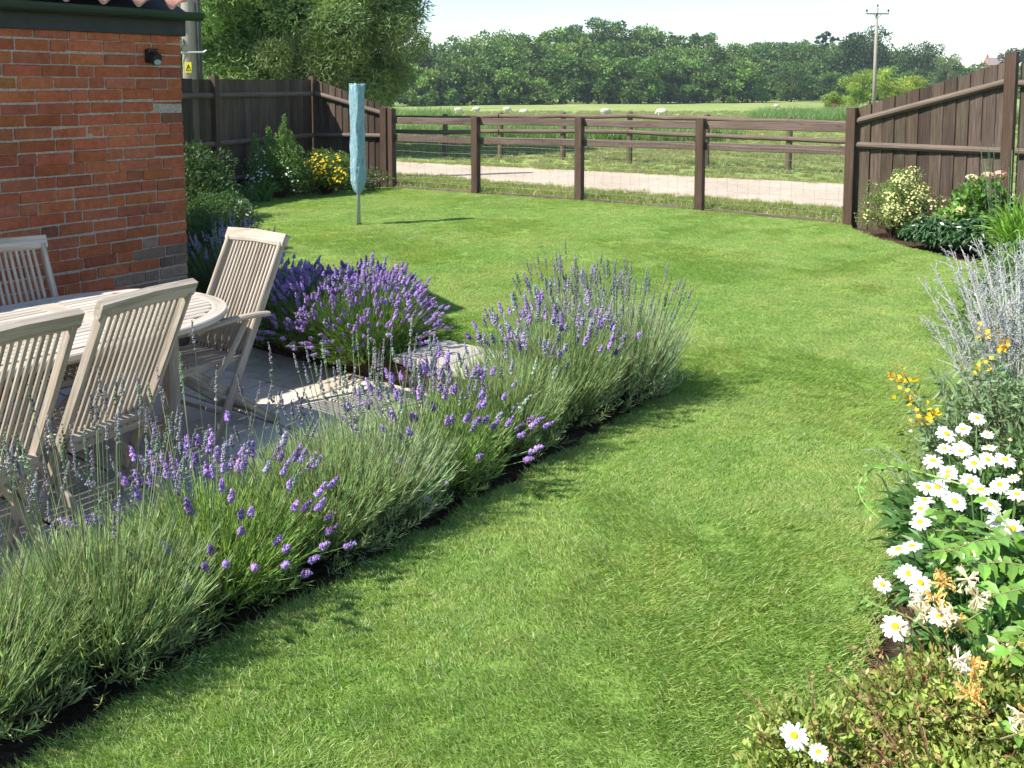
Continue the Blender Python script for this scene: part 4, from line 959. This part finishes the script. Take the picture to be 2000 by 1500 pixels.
# silver stemmed wisps by the daisies
blades('silver_wisp', 'grey green leafy stem leaning over the lawn left of the daisies', 'plant', 1.60, 3.52, 26, .42, .16, .007, (.30, .38, .24), .3, lean=(-.10, .0))
shrub('sage_bush', 'grey green leafy filler growing under the silver stems', 'plant', 2.15, 3.95, .42, .46, .04, (.19, .28, .13), N=4200, nb=26, br=.13, W=.28)
shrub('sage_bush', 'dense green filler plant behind the daisies on the right edge', 'plant', 2.05, 3.30, .42, .44, .05, (.14, .25, .08), N=3600, nb=24, br=.13, W=.3)

shrub('phlox_plant', 'leafy green plant with a few white flowers between crocosmia and silver stems', 'plant', 3.62, 6.75, .36, .55, .05, (.15, .25, .09), N=3000, nb=20, br=.13, W=.3, flowers=(((.86, .85, .86), 40, .016, 5, None),))
shrub('sage_bush', 'green leafy filler at the right edge behind the taller silver stems', 'plant', 3.15, 5.75, .36, .5, .045, (.17, .27, .11), N=3000, nb=20, br=.13, W=.28)

# --- left-hand bed
rng = np.random.default_rng(44)
shrub('hebe_bush', 'rounded dark green hebe bush at the corner of the brick building', 'bush', -3.10, 9.35, .60, .72, .028, (.060, .125, .032), N=17000, nb=60, br=.15, mat='leaf', W=.38, bvar=.1)
shrub('hebe_bush', 'second dark hebe bush closer to the brick corner behind the dim lavender', 'bush', -2.75, 8.35, .46, .62, .028, (.055, .11, .03), N=11000, nb=40, br=.13, W=.38)
shrub('white_speedwell', 'small plant with white flower spikes on the lawn side of the hebe', 'plant', -2.78, 9.62, .20, .60, .03, (.14, .21, .10), N=1500, nb=12, flowers=(((.85, .86, .86), 46, .012, 5, None),))
shrub('laurel_bush', 'dark shrub with a few yellowish leaves in front of the shaded fence', 'bush', -4.05, 11.9, .62, .98, .05, (.06, .115, .035), N=5200, nb=40, br=.19, W=.45)
o = shrub('white_abelia', 'tall shrub dotted with white flowers and pointed green shoots by the fence', 'bush', -3.52, 14.25, .46, .86, .036, (.105, .20, .055), N=6800, nb=40, br=.17, flowers=(((.85, .87, .9), 60, .018, 5, None),))
G = Geo()
for (dx, h, w) in ((.12, 1.28, .11), (-.12, 1.10, .08), (-.33, 1.0, .07), (.0, 1.0, .10), (.22, 1.02, .10), (.08, 1.12, .12)):
    n = 520; t = rng.random(n); P = np.stack([dx + rng.normal(size=n) * w * (1.05 - t), -.1 + rng.normal(size=n) * w * (1.05 - t), .5 + (h - .5) * t], 1); leaves(G, P, rdir(n, .7), .04 + .015 * rng.random(n), .016, jit((.17, .28, .075), n, .18), fold=.12)
G.build('shoots', M['leaf'], o)
shrub('hypericum_bush', 'bush covered in bright yellow flowers to the left of the blue airer cover', 'bush', -2.92, 14.80, .46, .80, .04, (.12, .20, .045), N=5600, nb=34, br=.16, flowers=(((.82, .58, .04), 115, .023, 5, (.75, .5, .02)),))
shrub('low_geranium', 'low dark plant with tiny pale flowers at the foot of the sloping panel', 'plant', -2.25, 15.32, .30, .34, .035, (.12, .17, .06), N=1500, nb=14, flowers=(((.8, .74, .78), 14, .013, 5, None),))
blades('daylily', 'clump of dark arching strap leaves in front of the shaded fence', 'plant', -3.62, 13.75, 90, .52, .36, .014, (.10, .20, .05), .55)
shrub('low_geranium', 'low dark plant beside the strap leaved clump in the left bed', 'plant', -3.95, 13.2, .34, .36, .035, (.09, .14, .05), N=1700, nb=14)

# ================================================================= grass (scattered tufts: uncountable)
def tuft(nm, n, H, R, w, cols, lean=.35, K=3, lay=0):
    G = Geo(); a = rng.random(n) * 6.28; q = np.sqrt(rng.random(n)) * R
    s0 = np.stack([np.cos(a) * q, np.sin(a) * q, np.full(n, -.005)], 1); h = H * (.55 + .6 * rng.random(n)); b = rng.random(n) * 6.28 if not lay else rng.normal(size=n) * lay
    s2 = s0 + np.stack([np.cos(b) * lean * h, np.sin(b) * lean * h, h], 1); s1 = s0 + np.stack([np.cos(b) * lean * h * .15, np.sin(b) * lean * h * .15, h * .6], 1)
    c = np.array(cols)[rng.choice(len(cols), n)] * (1 + .14 * rng.normal(size=(n, 1)))
    ribbons(G, bez(s0, s1, s2, K), w * np.array([1, .85, .1])[None, :K] if K == 3 else w * np.array([.8, 1, .7, .1])[None], np.clip(c, .01, .8))
    o = G.build(nm, M['grass']); COL.objects.unlink(o); return o
def scatter(name, pts, rots, scl, idx, protos, label=None):
    cl = bpy.data.collections.new(name + "_tufts")
    for p in protos: cl.objects.link(p)
    me = bpy.data.meshes.new(name); me.vertices.add(len(pts)); me.vertices.foreach_set("co", np.asarray(pts, float).ravel())
    a = me.attributes.new("rot", 'FLOAT_VECTOR', 'POINT'); a.data.foreach_set("vector", np.asarray(rots, float).ravel())
    a = me.attributes.new("scl", 'FLOAT', 'POINT'); a.data.foreach_set("value", np.asarray(scl, float).ravel())
    a = me.attributes.new("pidx", 'INT', 'POINT'); a.data.foreach_set("value", np.asarray(idx, np.int32).ravel())
    me.materials.append(M['grass']); o = bpy.data.objects.new(name, me); COL.objects.link(o); tag(o, label, None, None, 'stuff')
    g = bpy.data.node_groups.new(name, 'GeometryNodeTree'); g.interface.new_socket("Geometry", in_out='INPUT', socket_type='NodeSocketGeometry'); g.interface.new_socket("Geometry", in_out='OUTPUT', socket_type='NodeSocketGeometry')
    N = g.nodes; i = N.new('NodeGroupInput'); ou = N.new('NodeGroupOutput'); ip = N.new('GeometryNodeInstanceOnPoints'); ci = N.new('GeometryNodeCollectionInfo')
    ci.inputs['Collection'].default_value = cl; ci.inputs['Separate Children'].default_value = True; ci.inputs['Reset Children'].default_value = True
    def at(nm, ty): x = N.new('GeometryNodeInputNamedAttribute'); x.data_type = ty; x.inputs[0].default_value = nm; return [s_ for s_ in x.outputs if s_.enabled and s_.name == 'Attribute'][0]
    er = N.new('FunctionNodeEulerToRotation'); g.links.new(at('rot', 'FLOAT_VECTOR'), er.inputs[0])
    g.links.new(i.outputs[0], ip.inputs['Points']); g.links.new(ci.outputs[0], ip.inputs['Instance']); ip.inputs['Pick Instance'].default_value = True
    g.links.new(at('pidx', 'INT'), ip.inputs['Instance Index']); g.links.new(er.outputs[0], ip.inputs['Rotation']); g.links.new(at('scl', 'FLOAT'), ip.inputs['Scale']); g.links.new(ip.outputs[0], ou.inputs[0])
    md = o.modifiers.new("scatter", 'NODES'); md.node_group = g; return o
rng = np.random.default_rng(77)
def vnoise(P, f, seed):
    r = np.random.default_rng(seed); o = 0
    for k in range(7): a = r.random() * 6.28; w = f * (.6 + .9 * r.random()); o = o + np.sin((P[:, 0] * math.cos(a) + P[:, 1] * math.sin(a)) * w + r.random() * 6.28)
    return o / 2.6
GC = [(.23, .375, .085), (.26, .415, .10), (.305, .455, .12), (.35, .475, .155), (.20, .335, .07), (.43, .485, .21), (.52, .50, .29)]
GW = [0, 0, 1, 1, 1, 2, 2, 3, 3, 4, 5, 2, 1, 0, 2, 6]
GCw = [GC[k] for k in GW]
lawn_pr = [tuft('lawn_tuft_%d' % k, 190, .018 + .002 * (k % 3), .072, .0026, GCw, 1.15, lay=1.15) for k in range(6)]
def sample(poly, dens, z=0.0):
    lo, hi = poly.min(0), poly.max(0); A = np.prod(hi - lo); P = lo + (hi - lo) * rng.random((int(A * dens), 2)); return P[inside(P, poly)]
P = sample(LAWN, 420); d = np.hypot(P[:, 0], P[:, 1]); P = P[(rng.random(len(P)) < np.clip(1.25 - d / 16, .5, 1)) & (P[:, 1] > 1.2)]
e0 = LAWN; e1 = np.roll(LAWN, -1, 0); ed = []
for a_, b_ in zip(e0, e1):
    k = int(np.linalg.norm(b_ - a_) / .035) + 1; ed.append(a_ + (b_ - a_) * rng.random((k, 1)) + rng.normal(size=(k, 2)) * .018)
E_ = np.concatenate(ed); n0 = len(P); P = np.concatenate([P, E_]); n = len(P)
lx, ly = vnoise(P, 2.6, 1) + .5 * vnoise(P, 8, 4), vnoise(P, 2.6, 2) + .5 * vnoise(P, 8, 5); rot = np.stack([lx * .03, ly * .03, np.arctan2(ly + .3, lx) + .35 * rng.normal(size=n)], 1) + rng.normal(size=(n, 3)) * .05
scl = (.85 + .22 * rng.random(n)) * np.clip(1 + .10 * vnoise(P, 5, 3), .86, 1.3) ; scl[n0:] *= 1.25
scatter('lawn_grass', np.column_stack([P, np.where(np.arange(n) < n0, 0, -.012)]), rot, scl, rng.integers(0, 6, n), lawn_pr)
# verge, track edges and rough pasture
verge_poly = np.array([(-2.9, 15.95), (-2.04, 15.85), (-.57, 14.95), (1.0, 14.1), (2.56, 12.95), (4.11, 11.72), (5.6, 10.5), (7, 11.9), (4.62, 13.34), (1.67, 15.32), (-2.2, 18.4), (-6, 20.9), (-8, 20)])
vp = [tuft('verge_tuft_%d' % k, 60, .05, .09, .0042, [(.17, .30, .06), (.23, .34, .08), (.31, .35, .12), (.40, .37, .18)], .6) for k in range(4)]
P = sample(verge_poly, 95); n = len(P); scatter('verge_grass', np.column_stack([P, np.full(n, -.05)]), np.stack([rng.normal(size=n) * .2, rng.normal(size=n) * .2, rng.random(n) * 6.28], 1), .8 + .7 * rng.random(n), rng.integers(0, 4, n), vp)
foot = []
for k in range(4):
    a_, b_ = np.array(PP[k]), np.array(PP[k + 1]); dn_ = nrm(np.array([-(b_ - a_)[1], (b_ - a_)[0]]))
    m = int(np.linalg.norm(b_ - a_) * 90); foot.append(a_ + (b_ - a_) * rng.random((m, 1)) + dn_ * (.12 + .16 * rng.random((m, 1))))
P = np.concatenate(foot); n = len(P); scatter('fence_foot_grass', np.column_stack([P, np.full(n, -.05)]), np.stack([rng.normal(size=n) * .25, rng.normal(size=n) * .25, rng.random(n) * 6.28], 1), 1.3 + 1.2 * rng.random(n), rng.integers(0, 4, n), vp)
ed = []
for line in (tn, tf):
    for a_, b_ in zip(line[:-1], line[1:]):
        a_, b_ = np.array(a_), np.array(b_); k = int(np.linalg.norm(b_ - a_) * 26); ed.append(a_ + (b_ - a_) * rng.random((k, 1)) + rng.normal(size=(k, 2)) * .11)
P = np.concatenate(ed); n = len(P); scatter('track_edge_grass', np.column_stack([P, gz(P[:, 0], P[:, 1]) - .05]), np.stack([rng.normal(size=n) * .2, rng.normal(size=n) * .2, rng.random(n) * 6.28], 1), .7 + .9 * rng.random(n), rng.integers(0, 4, n), vp)
fp = [tuft('pasture_tuft_%d' % k, 70, .11, .17, .011, [(.20, .28, .09), (.26, .33, .12), (.33, .35, .17), (.42, .38, .22), (.17, .25, .09)], .7) for k in range(5)]
pts = []
for (y0, y1, dens) in ((17, 30, 22), (30, 48, 7), (48, 90, 2.2), (90, 150, .6)):
    x0, x1 = -.24 * y1 - 3, .56 * y1 + 2; m = int((x1 - x0) * (y1 - y0) * dens); Q = np.array([x0, y0]) + rng.random((m, 2)) * np.array([x1 - x0, y1 - y0]); pts.append(Q)
P = np.concatenate(pts); trk = np.array(tn + tf); P = P[~inside(P, trk)]; P = P[~inside(P, verge_poly)]; f_ = (P[:, 1] > 18.2 - (P[:, 0] + 2) * .72) ; P = P[f_]
P = P[rng.random(len(P)) < np.clip(.62 + .35 * vnoise(P, .5, 8), .15, 1)]; n = len(P); sc = (.5 + .55 * rng.random(n)) * np.clip(P[:, 1] / 34, .8, 2.8)
scatter('pasture_grass', np.column_stack([P, gz(P[:, 0], P[:, 1]) - .06]), np.stack([rng.normal(size=n) * .2, rng.normal(size=n) * .2, rng.random(n) * 6.28], 1), sc, rng.integers(0, 5, n), fp)
rp = [tuft('reed_tuft_%d' % k, 46, .62, .22, .02, [(.12, .24, .075), (.16, .30, .10), (.20, .33, .12), (.24, .34, .15)], .38) for k in range(4)]
pts = []
for (poly, dens) in (([(-7, 30), (-1, 31), (3.2, 30), (8, 33), (5, 36), (-2, 37), (-8, 38)], 9), ([(14, 56), (30, 58), (40, 66), (30, 74), (19, 72)], 4.5), ([(-12, 60), (-5, 66), (-4, 76), (-13, 76)], 2)): pts.append(sample(np.array(poly, float), dens))
P = np.concatenate(pts); n = len(P); scatter('reeds', np.column_stack([P, gz(P[:, 0], P[:, 1]) - .06]), np.stack([rng.normal(size=n) * .12, rng.normal(size=n) * .12, rng.random(n) * 6.28], 1), (.75 + .5 * rng.random(n)) * np.clip(P[:, 1] / 45, .85, 1.5), rng.integers(0, 4, n), rp)

# ================================================================= trees
def crown_into(G, c, rad, nb, N, L, W, col, br=.3, low=-.55, droop=0., bvar=.12, up=.1, seedy=1.0):
    c = np.asarray(c, float); rad = np.asarray(rad, float)
    d = rdir(nb * 3, .25); d = d[d[:, 2] > low][:nb]; nb = len(d); q = .45 + .52 * rng.random((nb, 1)) ** .7
    C = d * q * rad; bR = br * rad.min() * (.65 + .6 * rng.random(nb)); b = rng.choice(nb, N, p=bR ** 2 / (bR ** 2).sum())
    e = rdir(N, .25); P = C[b] + e * (bR[b] * (.55 + .5 * rng.random(N)))[:, None] * np.array([[1.15, 1.15, .85]])
    bc = np.clip(1 + bvar * rng.normal(size=(nb, 1)), .6, 1.5) * (1 + .05 * rng.normal(size=(nb, 3)))
    D = nrm(e * .5 + rng.normal(size=(N, 3)) * .7 + np.array([[0, 0, up - droop]])); cc = np.clip(jit(col, N, .14, .05) * bc[b], .004, .8)
    leaves(G, c + P, D, L * (.6 + .8 * rng.random(N)), W * (.7 + .6 * rng.random(N)), cc)
    return C + c
def tree(name, label, cat, x, y, H, rad, z=None, cz=None, nb=26, N=3000, L=.6, W=.4, col=(.06, .11, .03), group=None, trunk_r=None, mat='far_leaf', br=.32, low=-.55, droop=0., limbs=10, bvar=.14):
    z = float(gz(x, y)) - .06 if z is None else z; o = thing(name, label, cat, (x, y, z), 0, group)
    G = Geo(); cz = H - rad[2] if cz is None else cz
    C = crown_into(G, (0, 0, cz), rad, nb, N, L, W, col, br, low, droop, bvar); G.build('crown', M[mat], o)
    G = Geo(); r = trunk_r or H * .022; tube(G, [(0, 0, -.1), (.02 * H, 0, cz * .4), (0, .01 * H, cz * .85), (0, 0, cz + rad[2] * .4)], [r * 1.3, r, r * .75, r * .3], 8)
    for k in range(min(limbs, len(C))):
        p0 = np.array([0, 0, cz * (.45 + .5 * rng.random())]); p2 = C[k]; pm = (p0 + p2) / 2 + [0, 0, -.06 * H]; tube(G, [p0, pm, p2], [r * .55, r * .35, r * .12], 5)
    G.build('trunk', M['trunk'], o, True); return o
rng = np.random.default_rng(91)
def U(u, d): return (u - 1000) / 1850 * d
def top(v, d): return 1.70 + (167 - v) / 1850 * d
# the near willow behind the left fence and its neighbour
def willow(label, x, y, blobs_, col, N, L=.13, W=.028, droop=.35):
    o = thing('willow_tree', label, 'tree', (x, y, -.06), 0, 'willows behind the left fence'); G = Geo(); Cs = []
    for (cx, cy, cz, rx, ry, rz, f, cm) in blobs_:
        Cs.append(crown_into(G, (cx, cy, cz), (rx, ry, rz), int(75 * f) + 22, int(N * f), L, W, np.array(col) * cm, .31, -.9, droop, .15))
    G.build('crown', M['tree_leaf'], o); G = Geo()
    tube(G, [(0, 0, -.1), (.15, 0, 1.2), (.3, .1, 2.6), (.1, 0, 4.6)], [.34, .28, .22, .1], 10)
    for C in Cs:
        for k in range(0, min(len(C), 9)):
            p0 = np.array([.2, 0, 1.4 + 1.8 * rng.random()]); p2 = C[k]; tube(G, [p0, (p0 + p2) / 2 + [0, 0, .35], p2], [.07, .04, .012], 5)
    G.build('trunk', M['trunk'], o, True)
willow('broad green willow rising behind the fence, left of the open paddock view', -5.75, 24.5, [(-.2, 0, 4.6, 3.0, 2.8, 3.1, 1., 1.0), (1.7, -.5, 3.0, 1.7, 1.9, 2.0, .45, .85), (.9, .3, 5.6, 1.9, 2.0, 2.2, .4, 1.0), (-2.4, -.6, 3.3, 1.7, 1.8, 2.0, .45, 1.15), (-1.0, .4, 6.8, 2.1, 2.1, 2.0, .4, 1.1), (.6, -1.0, 1.6, 2.4, 1.3, 1.3, .4, .9), (-2.6, -.5, 1.6, 2.4, 1.3, 1.4, .4, 1.1), (-3.2, .2, 5.4, 1.8, 1.8, 2.2, .4, 1.1), (1.9, 0, 4.6, 1.5, 1.6, 1.9, .35, 1.)], (.25, .36, .15), 130000, .15, .030)  # last blob value paints sunlit left clumps lighter, shaded right ones darker
willow('paler feathery willow beside the electricity pole behind the shaded fence', -9.3, 26.5, [(0, 0, 4.4, 3.2, 2.8, 3.0, 1., 1.), (1.2, -.4, 2.4, 2.4, 1.9, 1.8, .5, 1.1), (.6, 0, 7.0, 2.2, 2.2, 1.8, .4, 1.)], (.28, .39, .16), 70000, .15, .036)

DARK = (.105, .185, .048); MID = (.15, .24, .065); BLUE = (.05, .095, .04)
def woodland():
    G = Geo(); T = Geo(); us = [790, 830, 870, 950, 1000, 1070, 1120, 1160, 1200, 1240, 1300, 1350, 1400, 1440, 1480]; vs = [82, 74, 68, 64, 62, 54, 57, 47, 40, 48, 57, 64, 82, 98, 112]
    for row, (dd, off, frac, st_) in enumerate(((0, 66, 1., 40), (26, 34, 1., 44), (52, 6, 1., 42))):
        for u in np.arange(775, 1490 - row * 14, st_):
            uu = u + rng.normal() * 9; d = np.interp(uu, [780, 1480], [238, 300]) + dd + rng.normal() * 3; vt = np.interp(uu, us, vs) + off * (1 if uu < 1380 else .55) + rng.normal() * 7
            x = U(uu, d); z0 = float(gz(x, d)); H = top(vt, d) - z0; r = 5.4 + 2.0 * rng.random(); rz = H * .44
            crown_into(G, (x, d, z0 + H - rz), (r * 1.15, r, rz), 42, 4200, .85, .6, np.array(DARK if rng.random() < .6 else MID) * (1 + .16 * rng.normal()), .34, -.9, 0, .24)
            if row == 0:
                crown_into(G, (x + rng.normal() * 2, d - 3, z0 + H * .22), (r * 1.25, r * .8, H * .30), 26, 2600, .8, .55, np.array(DARK) * (1 + .1 * rng.normal()), .36, -.8, 0, .14)
            tube(T, [(x, d, z0 - .1), (x + .3, d, z0 + H * .6)], [.35, .15], 6, (.09, .075, .055))
    T_ = T; G.v += T_.v; G.c += T_.c; G.w += T_.w; G.f += [q + G.n for q in T_.f]; G.n += T_.n
    tag(G.build('woodland', M['far_leaf']), 'dense dark green wood closing the far side of the pasture', None, None, 'stuff')
woodland()
def woodland_right():
    G = Geo()
    for (u, v, d, r) in ((1475, 92, 400, 7), (1500, 86, 410, 7.5), (1530, 82, 420, 8), (1562, 88, 415, 7), (1590, 92, 410, 7), (1490, 122, 350, 6), (1520, 118, 345, 6), (1556, 128, 345, 6), (1590, 126, 350, 6), (1625, 118, 350, 6.5), (1655, 112, 350, 6.5), (1505, 150, 320, 5), (1575, 148, 325, 5), (1615, 142, 330, 5), (1650, 150, 325, 5.5), (1690, 140, 330, 6), (1735, 130, 330, 6.5), (1780, 140, 320, 6),
                         (1870, 132, 330, 6), (1905, 126, 420, 7), (1935, 134, 420, 6), (1890, 140, 400, 6), (1925, 140, 360, 6), (1965, 130, 380, 6), (2010, 126, 360, 6), (2050, 120, 360, 7), (1478, 84, 395, 8), (1515, 88, 400, 8), (1547, 84, 405, 8), (1580, 86, 400, 8), (1612, 88, 390, 7.5), (1640, 84, 380, 8), (1665, 90, 370, 8), (1712, 96, 360, 8), (1738, 104, 360, 8), (1760, 100, 365, 7.5), (1815, 112, 350, 7), (1640, 100, 350, 7)):
        x = U(u, d); z0 = float(gz(x, d)); H = top(v, d) - z0; rz = H * .42
        crown_into(G, (x, d, z0 + H - rz), (r * 1.1, r, rz), 38, 3600, .95, .65, np.array(DARK) * (1 + .12 * rng.normal()), .34, -.9, 0, .15)
        crown_into(G, (x, d - 3, z0 + H * .25), (r * 1.2, r * .7, H * .32), 20, 1700, .95, .65, np.array(DARK), .36, -.9, 0, .12)
    tag(G.build('woodland', M['far_leaf']), 'farther bluish wood beyond the slim electricity pole', None, None, 'stuff')
woodland_right()
d = 345.; tree('oak_tree', 'great domed tree standing highest on the skyline behind the slim pole', 'tree', U(1688, d), d, top(55, d) + 3.5, (9.5, 8, 9.5), nb=40, N=7000, L=.7, W=.45, col=(.055, .10, .034), low=-.8)
d = 330.; tree('oak_tree', 'rounded tree on the skyline to the right of the slim pole', 'tree', U(1788, d), d, top(78, d) + 3.5, (8, 7, 9), nb=34, N=5200, L=.65, W=.42, col=(.05, .092, .034), low=-.8)
d = 300.; tree('poplar_tree', 'grey green tree with a ragged top just above the sloping fence', 'tree', U(1848, d), d, top(102, d) + 3.5, (5.5, 5, 8), nb=26, N=4200, L=.55, W=.32, col=(.115, .17, .075), low=-.8)
d = 380.; tree('oak_tree', 'dark open crowned tree at the right edge above the tall fence post', 'tree', U(1982, d), d, top(92, d) + 3.5, (8.5, 7, 6), nb=24, N=3200, L=.7, W=.4, col=(.045, .075, .035), br=.26, low=-.3)
d = 300.; tree('field_tree', 'broad low green tree in front of the right hand wood', 'tree', U(1543, d), d, top(118, d) + 3.5, (6.2, 6, 6.4), nb=30, N=4600, L=.55, W=.4, col=(.085, .15, .045), low=-.9, cz=6.6)
d = 262.; tree('field_tree', 'small round tree on forked trunks above the rusty shelter', 'tree', U(1618, d), d, top(151, d) + 3.5, (3.0, 2.8, 2.3), nb=20, N=2000, L=.4, W=.3, col=(.055, .10, .034), low=-.5, limbs=8)
def pine():
    d = 400.; x = U(1607, d); z0 = float(gz(x, d)); H = top(64, d) - z0; o = thing('pine_tree', 'flat topped dark pine poking above the skyline left of the slim pole', 'tree', (x, d, z0)); G = Geo()
    for (dx, dz, rx, rz) in ((0, -.9, 2.6, .8), (-2, -2.4, 3.2, .7), (2.2, -2.9, 3.2, .7), (-.4, -4.3, 4.6, .9), (1.2, -6, 4.2, 1.2), (-2, -6.3, 3.6, 1.2)): crown_into(G, (dx, 0, H + dz), (rx, 2, rz), 12, 420, .7, .35, (.035, .065, .032), .5, -.8)
    G.build('crown', M['far_leaf'], o); G = Geo(); tube(G, [(0, 0, 0), (0, 0, H * .6), (.2, 0, H - 1)], [.5, .35, .12], 6); G.build('trunk', M['trunk'], o)
pine()
def willow_bush():
    d = 105.; x = U(1728, d); z0 = float(gz(x, d)); o = thing('willow_bush', 'bright yellow green bushy willow around the foot of the slim electricity pole', 'tree', (x, d + 3, z0)); G = Geo()
    for (u, v, r, rz) in ((1668, 158, 1.9, 1.9), (1700, 142, 2.0, 2.2), (1735, 136, 2.2, 2.3), (1775, 134, 2.1, 2.3), (1800, 150, 1.8, 1.9), (1720, 172, 3.4, 1.9), (1650, 184, 1.5, 1.2), (1780, 172, 2.8, 2.0)):
        crown_into(G, (U(u, d) - x, rng.normal() * .5, top(v, d) - z0 - rz * .85), (r, 1.6, rz), 18, 3300, .22, .07, (.27, .36, .09), .34, -.8, -.25, .15)
    G.build('crown', M['far_leaf'], o); G = Geo()
    for k in range(9): a = rng.normal() * 1.6; tube(G, [(a * .4, 0, -.1), (a, .1, 1.2), (a * 1.9, 0, 3.2)], [.12, .08, .03], 6)
    G.build('trunk', M['trunk'], o)
willow_bush()

# ---------------------------------------------------------------- far cottage, shelter, sheep
def cottage():
    d = 430.; x = U(1937, d); z0 = top(134, d) - 1.5; o = thing('cottage', 'distant brick cottage roof with one chimney above the fence top', 'house', (x, d, z0 - 6))
    w = 8.2; e = z0 + 3.2 - (z0 - 6); rt = e + 3.2
    G = Geo(); G.add([(-w / 2, -3, 0), (w / 2, -3, 0), (w / 2, 3, 0), (-w / 2, 3, 0), (-w / 2, -3, e), (w / 2, -3, e), (w / 2, 3, e), (-w / 2, 3, e), (-w / 2, 0, rt - .1), (w / 2, 0, rt - .1)], [np.array([[0, 1, 5, 4], [2, 3, 7, 6]]), np.array([[1, 2, 6, 9, 5], [3, 0, 4, 8, 7]])]); G.build('wall', M['pink_brick'], o)
    G = Geo(); G.add([(-w / 2 - .2, -3.4, e - .3), (w / 2 + .2, -3.4, e - .3), (w / 2 + .2, 0, rt), (-w / 2 - .2, 0, rt), (w / 2 + .2, 3.4, e - .3), (-w / 2 - .2, 3.4, e - .3)], [np.array([[0, 1, 2, 3], [3, 2, 4, 5]])]); r_ = G.build('roof', M['slate'], o)
    G = Geo(); bar(G, (-w / 2 + .5, 0, rt - .6), (-w / 2 + .5, 0, rt + 1.0), .8, .6, up=(0, 1, 0)); tube(G, [(-w / 2 + .5, 0, rt + 1), (-w / 2 + .5, 0, rt + 1.7)], .2, 8); G.build('chimney', M['pink_brick'], r_)
cottage()
def shelter():
    d = 205.; x = U(1624, d); z0 = float(gz(x, d)) - .06; o = thing('animal_shelter', 'low rusty corrugated arched animal shelter in the far pasture', 'shelter', (x, d, z0), .35); G = Geo()
    K, J = 18, 24; V = []
    for j in range(J + 1):
        for k in range(K + 1):
            a = math.pi * k / K; r = .95 + (.03 if j % 2 else -.03); V.append((-1.4 + 2.8 * j / J, -r * math.cos(a), r * math.sin(a) * 1.35))
    F = np.array([[j * (K + 1) + k, j * (K + 1) + k + 1, (j + 1) * (K + 1) + k + 1, (j + 1) * (K + 1) + k] for j in range(J) for k in range(K)]); G.add(V, [F]); G.build('sheeting', M['rust'], o)
    for xx in (-1.43, 0, 1.43):
        G = Geo(); tube(G, [(xx, -1.0 * math.cos(a), 1.0 * math.sin(a) * 1.36) for a in np.linspace(0, math.pi, 13)], .06, 6, up=(1, 0, 0)); G.build('rib', M['oldpost'], o)
shelter()
def sheep():
    wool = plain('wool', (.62, .58, .48), .95, .05, nz=(16, .75, 1.15)); face = plain('sheep_face', (.30, .26, .22), .8, .1)
    o = thing('sheep', 'sheep grazing in the pasture, the largest one between the paddock post tops', 'sheep', (0, 0, 0), 0, 'sheep grazing in the pasture'); G = Geo()
    X = [-.52, -.48, -.3, 0, .28, .42, .56, .66, .72]; Zc = [.62, .62, .60, .58, .60, .60, .48, .34, .24]; Rr = [.06, .2, .30, .32, .29, .22, .13, .1, .05]
    sweep(G, [(a, 0, b) for a, b in zip(X, Zc)], csec(1, 12), (0, 1, 0.001), scale=Rr)
    for (lx, ly) in ((-.32, .14), (-.32, -.14), (.28, .13), (.28, -.13)): tube(G, [(lx, ly, .42), (lx + .02, ly, .2), (lx, ly, 0)], [.075, .035, .03], 7)
    G.build('body', wool, o, True); G = Geo(); tube(G, [(.64, 0, .38), (.74, 0, .24), (.79, 0, .13)], [.085, .07, .035], 8); 
    for sgn in (-1, 1): tube(G, [(.68, .05 * sgn, .33), (.68, .16 * sgn, .31)], [.03, .012], 5)
    G.build('head', face, o, True)
    spots = [((895, 223), 125, .3), ((824, 224), 122, 2.6), ((931, 214), 140, 3.3), ((990, 215), 138, .1), ((1023, 217), 134, 2.9), ((1182, 231), 104, .4), ((1292, 233), 100, 2.8), ((1515, 203), 190, .2)]
    lbs = ['largest white sheep, standing side on in the pasture beyond the second fence post', 'cream sheep lying lowest at the left end of the flock near the willow', 'sheep farthest back between the two fence posts, below the wood', 'sheep facing away above the far fence post', 'pale sheep low in the grass at the right of the left group', 'sheep whose back just shows over the top rail left of mid fence', 'sheep whose back just shows over the top rail right of mid fence', 'lone white sheep far off below the right hand wood']
    lying = (1, 4)
    for k, ((u, v), d, rz) in enumerate(spots):
        if k == 0: r = o
        else:
            r = o.copy(); COL.objects.link(r)
            for ch in list(o.children): c = ch.copy(); COL.objects.link(c); c.parent = r
        x = U(u, d); r.location = (x, d, float(gz(x, d)) - .06 - (.25 if k in lying else 0)); r.rotation_euler = (0, 0, rz); r['label'] = lbs[k]
sheep()

# ---------------------------------------------------------------- air: a thin even haze round everything
def haze():
    G = Geo(); x0, x1, y0, y1, z0, z1 = -3000, 3000, -2000, 3200, -5.2, 40
    G.add([(x0, y0, z0), (x1, y0, z0), (x1, y1, z0), (x0, y1, z0), (x0, y0, z1), (x1, y0, z1), (x1, y1, z1), (x0, y1, z1)], [np.array([[3, 2, 1, 0], [4, 5, 6, 7], [0, 1, 5, 4], [1, 2, 6, 5], [2, 3, 7, 6], [3, 0, 4, 7]])])
    m = bpy.data.materials.new('haze'); m.use_nodes = True; t = m.node_tree; t.nodes.clear(); o_ = t.nodes.new("ShaderNodeOutputMaterial"); v = t.nodes.new("ShaderNodeVolumePrincipled")
    v.inputs["Color"].default_value = (.80, .88, 1, 1); v.inputs["Density"].default_value = .00022; v.inputs["Anisotropy"].default_value = .2; t.links.new(v.outputs[0], o_.inputs["Volume"])
    tag(G.build('haze', m), kind='stuff')
HAZE = True
if HAZE: haze()
